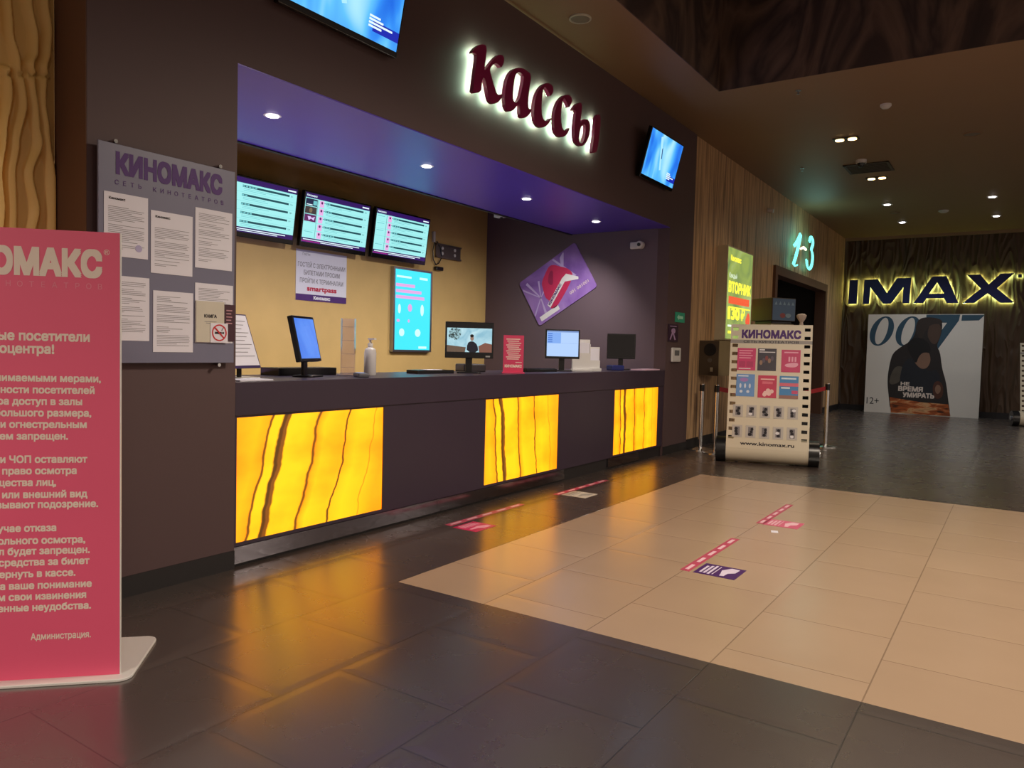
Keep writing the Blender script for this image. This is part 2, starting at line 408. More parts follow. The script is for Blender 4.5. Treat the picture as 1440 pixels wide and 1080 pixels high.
# booth behind the counter
mb = MB(); mb.box(1.95, 9.3, 6.65, 6.8, 0, 3.9, M_BACK); struct(mb, 'wall_back')
mb = MB(); mb.box(XR, XR + 0.15, FY + T, 6.65, 0, 3.9, M_SIDE); struct(mb, 'wall_right')
mb = MB(); mb.box(1.95, 2.1, 4.09, 6.65, 0, 3.9, M_BACK); struct(mb, 'wall_booth_left')
mb = MB(); mb.box(1.95, 9.3, 3.94, 6.8, 3.9, 3.95, M_DARK); struct(mb, 'ceiling_booth')
mb = MB(); mb.box(XL - 0.6, XR, FY + T, 5.2, 2.915, 3.0, M_SOFFIT); mb.box(XL, XR, FY + .002, FY + T, 2.912, 2.9195, M_SOFFIT); mb.box(XL - 0.6, XR, 5.2, 5.24, 2.905, 3.02, M_DARK); struct(mb, 'ceiling_soffit')
# hall ceiling with its raised bay
mb = MB(); bx0, bx1, by0, by1 = 1.2, 8.46, -4.5, 2.97
for (x0, x1, y0, y1) in ((-7, bx0, -9, FY + T), (bx1, 20.9, -9, FY + T), (bx0, bx1, by1, FY + T), (bx0, bx1, -9, by0)):
    mb.box(x0, x1, y0, y1, CZ, CZ + 0.05, M_CEIL)
struct(mb, 'ceiling')
mb = MB(); mb.box(bx0, bx0 + .01, by0, by1, CZ + .001, 5.9, M_MURAL); mb.box(bx1 - .01, bx1, by0, by1, CZ + .001, 5.9, M_MURAL)
mb.box(bx0 + .01, bx1 - .01, by1 - .01, by1, CZ + .001, 5.9, M_MURAL); mb.box(bx0 + .01, bx1 - .01, by0, by0 + .01, CZ + .001, 5.9, M_MURAL)
mb.box(bx0 - .05, bx1 + .05, by0 - .05, by1 + .05, 5.9, 5.95, M_DARK); struct(mb, 'ceiling_bay')
# striped wood wall beyond the ticket front, with the dark doorway to the halls
FX = 20.5; DX0, DX1, DZ = 14.05, 18.45, 2.955
mb = MB(); mb.box(9.98, DX0, FY + .02, FY + T, 0, CZ, M_WOOD); mb.box(DX0, DX1, FY + .02, FY + T, DZ, CZ, M_WOOD); mb.box(DX1, FX, FY + .02, FY + T, 0, CZ, M_WOOD)
struct(mb, 'wall_left_wood')
mb = MB(); mb.box(9.98, DX0, FY - .005, FY + .02, 0, 0.13, M_DARK); mb.box(DX1, FX, FY - .005, FY + .02, 0, 0.13, M_DARK); struct(mb, 'baseboard_left')
mb = MB(); t = 0.16
mb.box(DX0, DX0 + t, FY - .03, FY + .2, 0, DZ, M_JAMB); mb.box(DX1 - t, DX1, FY - .03, FY + .2, 0, DZ, M_JAMB); mb.box(DX0 + t, DX1 - t, FY - .03, FY + .2, DZ - t, DZ, M_JAMB)
struct(mb, 'door_1')
mb = MB(); mb.box(DX0 - .1, DX0, FY + T, 7.0, 0, 3.1, M_DARK); mb.box(DX1, DX1 + .1, FY + T, 7.0, 0, 3.1, M_DARK); mb.box(DX0, DX1, 7.0, 7.1, 0, 3.1, M_DARK); mb.box(DX0, DX1, FY + T, 7.1, 3.1, 3.2, M_DARK)
struct(mb, 'wall_corridor')
mb = MB(); mb.box(FX, FX + .15, -9, FY + T, 0, CZ, M_WOODFAR); struct(mb, 'wall_far')
mb = MB(); mb.box(FX - .03, FX, -9, FY, 0, 0.14, M_DARK); struct(mb, 'baseboard_far')
mb = MB(); mb.box(FX - .06, FX, -9, FY, CZ - .07, CZ, M_CEIL); struct(mb, 'trim_2')
mb = MB(); mb.box(1.91, XL, FY - .006, FY, 0, 0.11, M_DARK); mb.box(XR, 9.98, FY - .006, FY, 0, 0.11, M_DARK); struct(mb, 'baseboard_front')

# carved wavy ochre panels on the wall left of the ticket front
RIDGES = (   # right edges of the carved ridges, traced as (x, z) along each ridge; upper and lower board
    (((1.705, 2.97), (1.715, 2.80), (1.748, 2.645)), ((1.80, 2.96), (1.828, 2.80), (1.826, 2.72), (1.806, 2.66)), ((1.873, 3.0), (1.892, 2.85), (1.884, 2.73), (1.868, 2.665))),
    (((1.756, 2.64), (1.775, 2.46), (1.740, 2.26), (1.722, 2.12), (1.726, 1.95)), ((1.806, 2.65), (1.832, 2.38), (1.846, 2.29), (1.800, 2.13), (1.830, 1.96)), ((1.868, 2.66), (1.860, 2.50), (1.878, 2.36), (1.905, 2.12), (1.905, 1.98)),
     ((1.70, 2.62), (1.712, 2.50), (1.685, 2.30), (1.664, 2.10), (1.675, 1.95))))
def ridge_x(pts, z):
    hi, lo = pts[0][1], pts[-1][1]; span = hi - lo
    t = (z - lo) % (2 * span); z = lo + (t if t <= span else 2 * span - t)
    for (xa, za), (xb, zb) in zip(pts, pts[1:]):
        if zb <= z <= za + 1e-9:
            k = (za - z) / (za - zb); k = k * k * (3 - 2 * k); return xa + (xb - xa) * k
    return pts[-1][0]
def wave_panel():
    mb = MB(); nx, nz = 300, 300; x0, x1 = 0.95, 1.906; z0, z1 = 0.0, CZ - .002; vs = []; fs = []
    for j in range(nz + 1):
        z = z0 + (z1 - z0) * j / nz; up = z > 2.62
        ed = [ridge_x(r, z) - .245 * q for r in RIDGES[0 if up else 1] for q in range(4)]
        for i in range(nx + 1):
            x = x0 + (x1 - x0) * i / nx; h = 0.0
            for e in ed:
                t = e - x
                if 0 <= t < .048: h = max(h, .030 * min(1, t / .005) * (1 - (max(0, t - .012) / .036) ** 1.5))
                elif -.010 < t < 0: h = min(h, -.020) if h <= 0 else h
            if abs(z - 2.64 - (x - 1.9) * .3) < .006: h = min(h, 0.004)
            vs.append((x, 4.09 - h, z))
    for j in range(nz):
        for i in range(nx):
            a = j * (nx + 1) + i; fs.append((a, a + 1, a + nx + 2, a + nx + 1))
    mb.add(vs, fs, M_CARVE); mb.box(x0, x1, 4.125, 4.16, z0, z1, M_CARVE)
    o = mb.build('wall_panel_left', smooth=False); o['kind'] = 'structure'
    o.data.polygons.foreach_set('use_smooth', [True] * len(o.data.polygons))
wave_panel()

# ------------------------------------------------------------------ ticket counter
ct = thing('ticket_counter', 'long dark plum ticket counter with three glowing yellow stone panels', 'counter')
PANELS = ((2.772, 4.003), (5.258, 6.498), (7.745, 8.985)); PZ0, PZ1 = 0.146, 0.888
mb = MB(); edges = [XL] + [e for p in PANELS for e in p] + [XR]
for i in range(0, len(edges), 2): mb.box(edges[i], edges[i + 1], FY + .012, FY + .10, PZ0, PZ1, M_COUNTER)
mb.box(XL, XR, FY + .012, FY + .10, PZ1, 0.90, M_COUNTER); mb.box(XL, XR, FY + .012, FY + .10, 0.125, PZ0, M_COUNTER)
mb.box(XL, XR, FY + .03, FY + .10, 0.0, 0.125, M_DARK); mb.box(XL, XR - .002, FY + .10, 4.5, 0.0, 0.90, M_DARK)
mb.build('front_body', ct)
mb = MB(); mb.box(XL, XR - .002, FY, 4.56, 0.90, 1.10, M_COUNTER); mb.build('worktop', ct, bevel=0.004)
for k, (a, b) in enumerate(PANELS):
    m = mat_onyx('backlit_onyx', 3.7 * k, ((-0.22, 1.25, .12), (0.085, 1.25, .01), (0.03, 1.25, .02))[k])
    mb = MB(); mb.box(0, b - a, 0.0, 0.03, 0, PZ1 - PZ0, m)
    o = mb.build('stone_panel', ct); o.location = (a, FY + .018, PZ0); o['label'] = 'glowing yellow stone panel with dark veins'
for (a, b) in ((XL, 4.62), (4.625, 6.64), (7.62, 8.45)):
    mb = MB(); mb.box(a, b, FY + .008, FY + .03, 0.022, 0.122, M_STEEL); o = mb.build('kick_plate', ct); o['label'] = 'mirror steel kick plate'

# soffit downlights
DL = ((3.5, 'recessed soffit downlight nearest the left end, above the leftmost menu screen'), (5.155, 'recessed soffit downlight second from the left'),
      (6.775, 'recessed soffit downlight third from the left'), (8.35, 'recessed soffit downlight nearest the right end of the counter'))
for x, lab in DL:
    t = thing('downlight', lab, 'ceiling light', (x, 4.42, 2.92), group='downlights in the counter soffit')
    mb = MB(); mb.cyl((0, 0, -.006), (0, 0, 0.0), 0.062, M_WHITE); mb.build('trim_ring', t)
    mb = MB(); mb.cyl((0, 0, -.011), (0, 0, -.0065), 0.042, M_SPOT); mb.build('lamp_disc', t)
    lamp('SPOT', (x, 4.42, 2.89), 120, (1.0, 0.93, 0.86), 0.03, 2.2, 0.9, rot=(0.50, 0, 0))

# unseen area lamps added behind the counter to tint the soffit violet-blue
for x, e, c in ((3.3, 6.5, (.66, .40, 1.0)), (4.7, 5.5, (.34, .40, 1.0)), (6.0, 3.5, (.26, .40, 1.0))): lamp('AREA', (x, 4.95, 1.0), e, c, 0.9, rot=(PI, 0, 0), sy=0.5)
# ------------------------------------------------------------------ TVs
SC_BG = E('menu_cyan', (158, 232, 232), 1.0); SC_DK = E('menu_teal_bar', (26, 74, 84), 1.0); SC_PU = E('menu_purple', (48, 20, 92), 1.0)
SC_WH = E('menu_white', (226, 246, 255), 1.0); SC_PK = E('menu_pink', (226, 170, 222), 1.0); SC_LN = E('menu_line', (110, 190, 196), 1.0)
SC_T1 = E('thumb_dark', (30, 40, 70), 1.0); SC_T2 = E('thumb_brown', (62, 54, 56), 1.0); SC_T3 = E('thumb_plum', (92, 36, 92), 1.0); SC_T4 = E('thumb_lilac', (214, 190, 240), 1.0)
def menu_tv(x, z, tilt, label, kind):
    w, h = 0.99, 0.595
    t = thing('menu_screen', label, 'screen', (x, 6.50, z), rx=tilt, group='menu screens over the counter')
    mb = MB(); mb.box(0, w, 0, 0.05, 0, h, M_BLACKGLOSS); mb.build('housing', t, bevel=0.006)
    mb = MB(); mb.box(w * .3, w * .7, 0.05, 0.16, h * .25, h * .7, M_BLACK); mb.build('wall_bracket', t)
    y = -.0012; mb = MB(); a, b, c, d = 0.018, w - .018, 0.05, h - .018
    mb.rect(a, b, c, d, y, SC_BG); y2 = y - .0006; y3 = y - .0012
    mb.rect(a, b, d - .052, d, y2, SC_PU); mb.rect(a, b, c, c + .05, y2, SC_PU)
    mb.rect(a + .02, b - .1, c + .028, c + .037, y3, SC_WH); mb.rect(a + (b - a) * .28, b - .2, c + .012, c + .019, y3, SC_WH); mb.rect(a, a + (b - a) * .27, c + .008, c + .02, y3, E('menu_magenta', (150, 40, 130), 1.0))
    mb.text('Киномакс', a + .015, d - .037, .022, y3, SC_WH, bold=.02); mb.rect(b - .12, b - .015, d - .034, d - .020, y3, SC_WH)
    rows = 5; rh = (d - .052 - c - .05) / rows
    for r in range(rows):
        zt = d - .052 - r * rh
        mb.rect(a, b, zt - .003, zt - .001, y2, SC_LN)
        mb.rect(a + .285, b - .095, zt - rh * .46, zt - rh * .22, y2, SC_DK)
        for q in range((5, 2, 3, 4, 3)[(r + kind) % 5]): mb.rect(a + .285 + q * .036, a + .312 + q * .036, zt - rh * .42, zt - rh * .27, y3, SC_LN)
        mb.text(('6+', '12+', '18+', '6+', '16+')[(r + kind) % 5], b - .075, zt - rh * .46, .018, y2, SC_DK)
        for q in range(2): mb.rect(a + .30, a + .30 + (.42, .30)[q] * (1 - .12 * ((r * 3 + q + kind) % 4)), zt - rh * (.66 + .17 * q), zt - rh * (.61 + .17 * q), y2, SC_LN)
        if kind:
            mb.rect(a + .20, a + .262, zt - rh * .92, zt - rh * .10, y2, SC_PK); mb.disc(a + .231, zt - rh * .36, .014, .014, y3, SC_T3)
            mb.rect(a + .262, a + .282, zt - rh * .36, zt - rh * .30, y2, SC_DK)
    if kind:
        mb.rect(a + .172, a + .176, c + .05, d - .06, y2, SC_DK)
        ph = (d - .06 - c - .05) / 5
        for q in range(5):
            zz = d - .056 - q * ph; mm = ((SC_T1, SC_T2, SC_T3, SC_BG, SC_BG) if kind == 1 else (SC_BG,) * 5)[q]
            mb.rect(a + .006, a + .166, zz - ph * .95, zz - .004, y2, mm)
            if mm is SC_T1: mb.rect(a + .11, a + .16, zz - ph * .8, zz - .02, y3, SC_LN); mb.rect(a + .02, a + .1, zz - ph * .85, zz - ph * .75, y3, SC_WH)
            elif mm is SC_T2: mb.disc(a + .085, zz - ph * .5, .022, .026, y3, E('thumb_gold', (120, 104, 80), 1.0))
            elif mm is SC_T3: mb.poly([(a + .05, zz - ph * .3), (a + .07, zz - ph * .8), (a + .10, zz - ph * .55), (a + .14, zz - ph * .75), (a + .15, zz - ph * .25), (a + .11, zz - ph * .45), (a + .09, zz - ph * .3)], y3, SC_T4)
            elif q != 3: mb.rect(a + .02, a + .14, zz - ph * .3, zz - ph * .22, y3, SC_LN)
    mb.build('screen', t)
menu_tv(4.44, 2.372, .145, 'leftmost of the three wall menu screens, partly behind the front pier', 0)
menu_tv(5.513, 2.376, .145, 'middle of the three wall menu screens, with small film thumbnails, above the white notice', 1)
menu_tv(6.595, 2.380, .135, 'rightmost of the three wall menu screens, above the cyan lightbox', 2)

def film_tv(x, z, w, tilt, label):
    h = w * .595
    t = thing('wall_television', label, 'television', (x, FY - .075, z), rx=tilt, group='televisions on the dark front')
    mb = MB(); mb.box(0, w, 0, 0.05, 0, h, M_BLACKGLOSS); mb.build('housing', t, bevel=0.006)
    mb = MB(); mb.box(w * .3, w * .7, 0.05, 0.11, h * .1, h * .35, M_BLACK); mb.build('wall_bracket', t)
    mb = MB(); mb.rect(0.015, w - .015, 0.04, h - .015, -.0012, M_ICE)
    mb.poly([(w * .30, h * .9), (w * .36, h * .93), (w * .50, h * .30), (w * .46, h * .28)], -.0018, E('ice_pale', (170, 228, 255), 1.0))
    mb.poly([(w * .40, h * .70), (w * .42, h * .72), (w * .46, h * .52), (w * .44, h * .50)], -.0021, E('ice_dark', (24, 60, 120), 1.0))
    mb.rect(w * .74, w - .015, h * .16, h * .27, -.0024, E('caption_blue', (24, 40, 170), 1.0))
    for q, ww in enumerate((.10, .13, .22, .12)): mb.rect(w * .70, w * (.70 + ww), h * (.30 - .035 * q), h * (.322 - .035 * q), -.003, SC_WH)
    mb.build('screen', t)
film_tv(2.967, 3.325, 1.01, 0.20, 'blue lit television high on the dark front, left of the red lettering')
film_tv(8.025, 3.325, 0.954, 0.25, 'blue lit television high on the dark front, right of the red lettering')

# ------------------------------------------------------------------ the halo-lit word over the counter
KASSY = {'k': [[(4.781, 3.622), (4.792, 3.645), (4.829, 3.684), (4.879, 3.719), (4.924, 3.739), (4.958, 3.743), (4.971, 3.728), (4.97, 3.688), (4.96, 3.624), (4.95, 3.567), (4.947, 3.54), (4.983, 3.574), (5.039, 3.636), (5.091, 3.69), (5.144, 3.73), (5.186, 3.742), (5.214, 3.734), (5.219, 3.708), (5.206, 3.669), (5.179, 3.634), (5.157, 3.643), (5.123, 3.651), (5.093, 3.645), (5.058, 3.618), (5.02, 3.573), (5.037, 3.541), (5.069, 3.489), (5.101, 3.444), (5.118, 3.418), (5.139, 3.407), (5.17, 3.416), (5.209, 3.434), (5.201, 3.404), (5.172, 3.368), (5.13, 3.335), (5.077, 3.315), (5.04, 3.321), (5.016, 3.344), (4.996, 3.393), (4.976, 3.441), (4.958, 3.476), (4.938, 3.483), (4.923, 3.465), (4.917, 3.417), (4.91, 3.361), (4.799, 3.319), (4.809, 3.385), (4.821, 3.454), (4.835, 3.538), (4.846, 3.604), (4.845, 3.63), (4.831, 3.637), (4.809, 3.633)]], 'a': [[(5.287, 3.315), (5.254, 3.342), (5.239, 3.4), (5.242, 3.464), (5.258, 3.539), (5.287, 3.604), (5.335, 3.661), (5.398, 3.702), (5.463, 3.726), (5.53, 3.736), (5.584, 3.728), (5.619, 3.727), (5.634, 3.696), (5.617, 3.617), (5.601, 3.532), (5.595, 3.464), (5.606, 3.424), (5.634, 3.42), (5.657, 3.437), (5.649, 3.409), (5.609, 3.362), (5.549, 3.324), (5.502, 3.316), (5.478, 3.331), (5.473, 3.373), (5.474, 3.434), (5.425, 3.396), (5.375, 3.346), (5.325, 3.319)], [(5.426, 3.676), (5.394, 3.647), (5.377, 3.603), (5.364, 3.535), (5.357, 3.469), (5.365, 3.429), (5.392, 3.412), (5.424, 3.426), (5.462, 3.467), (5.486, 3.528), (5.506, 3.599), (5.523, 3.669), (5.492, 3.681), (5.458, 3.685)]], 'c': [[(5.96, 3.623), (6.011, 3.676), (6.016, 3.708), (5.988, 3.734), (5.939, 3.737), (5.881, 3.721), (5.824, 3.689), (5.762, 3.626), (5.722, 3.563), (5.698, 3.489), (5.691, 3.42), (5.704, 3.364), (5.734, 3.328), (5.778, 3.309), (5.836, 3.314), (5.901, 3.344), (5.951, 3.383), (5.989, 3.431), (5.985, 3.442), (5.935, 3.403), (5.891, 3.389), (5.854, 3.396), (5.827, 3.427), (5.817, 3.484), (5.82, 3.56), (5.83, 3.631), (5.847, 3.67), (5.865, 3.683), (5.905, 3.672), (5.941, 3.646)]], 'c2': [[(6.298, 3.615), (6.344, 3.664), (6.366, 3.706), (6.343, 3.732), (6.291, 3.737), (6.227, 3.716), (6.166, 3.681), (6.106, 3.621), (6.063, 3.551), (6.041, 3.484), (6.04, 3.414), (6.054, 3.355), (6.092, 3.322), (6.147, 3.309), (6.21, 3.321), (6.272, 3.358), (6.315, 3.404), (6.332, 3.445), (6.286, 3.405), (6.238, 3.388), (6.198, 3.395), (6.172, 3.432), (6.161, 3.484), (6.164, 3.563), (6.179, 3.638), (6.198, 3.671), (6.218, 3.682), (6.254, 3.663), (6.285, 3.636)]], 'b': [[(6.377, 3.613), (6.395, 3.642), (6.443, 3.687), (6.508, 3.726), (6.551, 3.725), (6.557, 3.686), (6.549, 3.626), (6.532, 3.54), (6.529, 3.534), (6.578, 3.573), (6.629, 3.6), (6.691, 3.606), (6.728, 3.582), (6.737, 3.526), (6.718, 3.454), (6.669, 3.384), (6.61, 3.337), (6.559, 3.317), (6.499, 3.318), (6.447, 3.34), (6.423, 3.382), (6.416, 3.438), (6.425, 3.513), (6.44, 3.589), (6.447, 3.62), (6.421, 3.629)], [(6.615, 3.545), (6.556, 3.513), (6.533, 3.467), (6.516, 3.413), (6.513, 3.372), (6.54, 3.345), (6.575, 3.349), (6.608, 3.378), (6.631, 3.433), (6.645, 3.494), (6.642, 3.535)]], 'i': [[(6.841, 3.67), (6.875, 3.705), (6.912, 3.719), (6.941, 3.705), (6.95, 3.648), (6.941, 3.56), (6.925, 3.47), (6.906, 3.38), (6.881, 3.336), (6.836, 3.317), (6.796, 3.308), (6.79, 3.328), (6.803, 3.399), (6.823, 3.514), (6.836, 3.601)]]}
LED = E('halo_led', (206, 255, 216), 30.0)
t = thing('halo_sign', 'dark red script lettering with pale green halo light on the dark front', 'sign')
def inset_loop(pts, d):
    n = len(pts); area = sum(pts[i][0] * pts[(i + 1) % n][1] - pts[(i + 1) % n][0] * pts[i][1] for i in range(n)); sg = 1 if area > 0 else -1
    out = []
    for i in range(n):
        a, b, c = pts[i - 1], pts[i], pts[(i + 1) % n]
        nx, ny = -(c[1] - a[1]), (c[0] - a[0]); l = math.hypot(nx, ny) or 1
        out.append((b[0] + sg * d * nx / l, b[1] + sg * d * ny / l))
    return out
def halo_letter(loops, m, led, y0, y1, wall, par, inset=0.012, sm=1):
    outer = smooth_loop(loops[0], sm) if sm else loops[0]; holes = [smooth_loop(h, sm) if sm else h for h in loops[1:]]
    o = prism(outer, holes, y0, y1, m, 'letter', par)
    # led ring behind the letter: a smaller copy glowing towards the wall
    bm = bmesh.new(); es = []
    for pts in [outer] + holes:
        pts = inset_loop(pts, inset if pts is outer else -inset); vs = [bm.verts.new((p[0], y1 + .004, p[1])) for p in pts]; es += [bm.edges.new((vs[i], vs[(i + 1) % len(vs)])) for i in range(len(vs))]
    bmesh.ops.triangle_fill(bm, use_beauty=True, edges=es)
    for f in bm.faces:
        if f.normal.y < 0: f.normal_flip()
    best = sorted(((f.calc_area(), tuple(f.calc_center_median())) for f in bm.faces), reverse=True)
    st = [best[0][1], max((b[1] for b in best[:max(4, len(best) // 3)]), key=lambda c: (c[0] - best[0][1][0]) ** 2 + (c[2] - best[0][1][2]) ** 2)]
    for c in st:
        d = MB().cyl((c[0], y1, c[2]), (c[0], wall, c[2]), .006, M_CHROME, n=8).build('stud', o)
    me = bpy.data.meshes.new('halo_light'); bm.to_mesh(me); bm.free(); me.materials.append(led)
    h = bpy.data.objects.new('halo_light', me); COL.objects.link(h); h.parent = o
    return o
KASSY = {k_: [[(p[0] * 3.70 / 3.66, 1.34 + (p[1] - 1.34) * 3.70 / 3.66) for p in lp] for lp in v_] for k_, v_ in KASSY.items()}
for key in ('k', 'a', 'c', 'c2', 'b', 'i'):
    halo_letter(KASSY[key], M_MAROON, LED, 3.70, 3.735, FY, t, inset=.006)

# ------------------------------------------------------------------ notice board on the left pier
t = thing('notice_board', 'grey acrylic notice board with purple lettering on the dark front', 'notice board', (1.94, FY - .045, 1.213))
bw, bh = 0.766, 1.077
M_BOARD = P('grey_acrylic', (116, 116, 138), 0.3, var=0.05, scale=3)
mb = MB(); mb.box(0, bw, 0, .012, 0, bh, M_BOARD); mb.build('panel', t, bevel=.002)
for (sx, sz) in ((.085, bh + .012), (.67, bh + .012), (.085, -.012), (.67, -.012)):
    mb = MB(); mb.cyl((sx, -.004, sz), (sx, .045, sz), .010, M_CHROME, n=14); mb.build('standoff', t)
mb = MB(); mb.text('КИНОМАКС', .085, .930, .108, -.0012, M_PURPLE, w=.598, bold=.055)
for i, ch in enumerate('СЕТЬ КИНОТЕАТРОВ'):
    if ch != ' ': mb.text(ch, .09 + i * .0395, .880, .022, -.0012, M_PURPLE, align='c', bold=.01)
mb.build('lettering', t)
BY = FY - .046
def sheet(name, x0, x1, z0, z1, label, seed, head=True, m=None, cat='paper', dy=0.0, stamp=False, rz=0.0):
    t = thing(name, label, cat, (x0, BY - dy, z0), group='sheets on the grey notice board')
    w, h = x1 - x0, z1 - z0; rnd = random.Random(seed)
    mb = MB(); mb.box(0, w, -.0016, 0, 0, h, m or M_PAPER); mb.build('page', t)
    mb = MB(); y = -.0024; z = h - .03
    if head: mb.text('Киномакс', .024, h - .035, .013, y, M_INKD, bold=.03); z = h - .07
    lines = 0
    while z > .03:
        if rnd.random() < .86: mb.rect(.02, w - .02 - rnd.random() ** 3 * w * .6, z, z + .0022, y, M_INK)
        z -= .0088; lines += 1
    if stamp: mb.disc(w * .78, h * .16, .018, .018, y - .0003, P('stamp_lilac', (176, 170, 206), .8))
    mb.build('print', t); return t
sheet('notice_sheet', 1.966, 2.190, 1.742, 2.052, 'printed white sheet top left on the grey notice board', 1, stamp=True)
sheet('notice_sheet', 2.206, 2.441, 1.678, 1.998, 'printed white sheet top middle on the grey notice board, headed with small black word', 2)
sheet('notice_sheet', 2.457, 2.687, 1.731, 2.054, 'printed white sheet top right on the grey notice board', 3, head=False)
sheet('notice_sheet', 1.970, 2.198, 1.326, 1.647, 'printed white sheet bottom left on the notice board, half behind the pink banner', 4, head=False)
sheet('notice_sheet', 2.219, 2.446, 1.270, 1.589, 'mostly blank white sheet bottom middle on the grey notice board', 5, head=False)
t = sheet('notice_sheet', 2.458, 2.695, 1.324, 1.649, 'white sheet with small crest, behind the beige booklet, bottom right on the board', 6, head=False)
t = thing('booklet', 'beige complaints booklet at bottom right of the grey notice board', 'booklet', (2.46, BY - .0035, 1.327))
mb = MB(); mb.box(0, .174, -.006, 0, 0, .225, P('beige_cover', (204, 198, 182), .6)); mb.build('cover', t)
mb = MB(); mb.text('КНИГА', .087, .135, .018, -.0068, M_INKD, align='c', bold=.04)
mb.rect(.05, .125, .112, .115, -.0068, M_INK); mb.rect(.06, .115, .104, .107, -.0068, M_INK); mb.build('print', t)
t = thing('leaflet', 'narrow dark maroon leaflet at the right edge of the notice board', 'leaflet', (2.637, BY - .0035, 1.335))
mb = MB(); mb.box(0, .07, -.003, 0, 0, .206, P('maroon_cover', (62, 22, 40), .5)); mb.build('cover', t)
mb = MB()
for q in range(5): mb.rect(.012, .05 - .006 * (q % 2), .17 - q * .018, .176 - q * .018, -.0038, P('rose_ink', (190, 140, 150), .7))
mb.build('print', t)
t = thing('no_smoking_sticker', 'square white no smoking sticker at the bottom right of the notice board', 'sticker', (2.546, BY - .011, 1.326))
mb = MB(); mb.box(0, .11, -.0015, 0, 0, .108, M_PAPER); mb.build('label_sheet', t)
mb = MB(); red = P('sign_red', (196, 26, 40), .5); n = 28; c = .055
ring = [(c + .047 * math.cos(2 * PI * i / n), c + .047 * math.sin(2 * PI * i / n)) for i in range(n)]; inn = [(c + .039 * math.cos(2 * PI * i / n), c + .039 * math.sin(2 * PI * i / n)) for i in range(n)]
for i in range(n): mb.poly([ring[i], ring[(i + 1) % n], inn[(i + 1) % n], inn[i]], -.0022, red)
mb.poly([(.024, .080), (.030, .086), (.086, .030), (.080, .024)], -.0028, red)
mb.rect(.026, .07, .048, .060, -.0024, M_INKD); mb.rect(.073, .084, .048, .060, -.0024, M_INKD)
mb.poly([(.066, .066), (.072, .078), (.080, .086), (.082, .082), (.076, .074), (.074, .066)], -.0024, M_INK)
mb.build('print', t)

# ------------------------------------------------------------------ pink banner stand, front left
ang = math.atan2(-0.698, 0.716)
t = thing('banner_stand', 'tall pink information banner on a white floor plate, front left', 'banner', (1.587, 2.897, 0), rz=ang)
BWD = 0.80
M_PBOARD = P('pink_board', (226, 88, 124), 0.5, var=0.07, scale=2)
mb = MB(); mb.box(-BWD, 0, 0, .012, 0.012, 1.741, M_PBOARD); mb.box(-.0001, .003, 0, .012, 0.012, 1.741, M_WHITE); mb.build('panel', t)
def rrect(x0, x1, y0, y1, r, n=6):
    pts = []
    for cx, cy, a0 in ((x1 - r, y1 - r, 0), (x0 + r, y1 - r, 90), (x0 + r, y0 + r, 180), (x1 - r, y0 + r, 270)):
        for i in range(n + 1):
            a = math.radians(a0 + 90 * i / n); pts.append((cx + r * math.cos(a), cy + r * math.sin(a)))
    return pts
def plate(pts, z0, z1, m):
    n = len(pts); return [(p[0], p[1], z0) for p in pts] + [(p[0], p[1], z1) for p in pts], [tuple(range(n - 1, -1, -1)), tuple(range(n, 2 * n))] + [(i, (i + 1) % n, n + (i + 1) % n, n + i) for i in range(n)], m
mb = MB(); mb.add(*plate(rrect(-BWD - .04, .05, -.05, .40, .05), 0, .012, M_WHITE)); mb.build('base_plate', t, bevel=.003)
mb = MB(); y = -.0008
mb.text('КИНОМАКС', -.062, 1.565, .105, y, M_PALE, w=.605, align='r', bold=.055)
mb.text('®', -.036, 1.655, .020, y, M_PALE, align='r')
for i, ch in enumerate(reversed('СЕТЬ КИНОТЕАТРОВ')):
    if ch != ' ': mb.text(ch, -.070 - i * .0395, 1.523, .020, y, P('rose_print', (232, 140, 160), .7), align='c', bold=.0)
lines = [('Уважаемые посетители', -.106, 1.320, .037), ('киноцентра!', -.23, 1.271, .037),
  ('в связи с принимаемыми мерами,', -.067, 1.165, .028), ('по безопасности посетителей', -.089, 1.120, .028), ('киноцентра доступ в залы', -.133, 1.076, .028),
  ('с сумками большого размера,', -.101, 1.032, .028), ('оружием и огнестрельным', -.117, .988, .028), ('оружием запрещен.', -.183, .943, .028),
  ('Администрация и ЧОП оставляют', -.115, .854, .028), ('за собой право осмотра', -.153, .810, .028), ('имущества лиц,', -.225, .765, .028), ('поведение или внешний вид', -.115, .719, .028), ('которых вызывают подозрение.', -.077, .680, .028),
  ('В случае отказа', -.225, .589, .028), ('от добровольного осмотра,', -.123, .541, .028), ('вход в зал будет запрещен.', -.107, .500, .028), ('Денежные средства за билет', -.108, .457, .028), ('можно вернуть в кассе.', -.158, .412, .028),
  ('Спасибо за ваше понимание', -.100, .366, .028), ('Приносим свои извинения', -.120, .323, .028), ('за доставленные неудобства.', -.103, .280, .028)]
for s_, xr, z, h in lines: mb.text(s_, xr, z, h, y, M_PALE, align='r', bold=.036, sx=.98 if h < .03 else .93)
mb.text('Администрация.', -.104, .166, .026, y, M_PALE, w=.212, align='r', bold=.02)
mb.build('lettering', t)

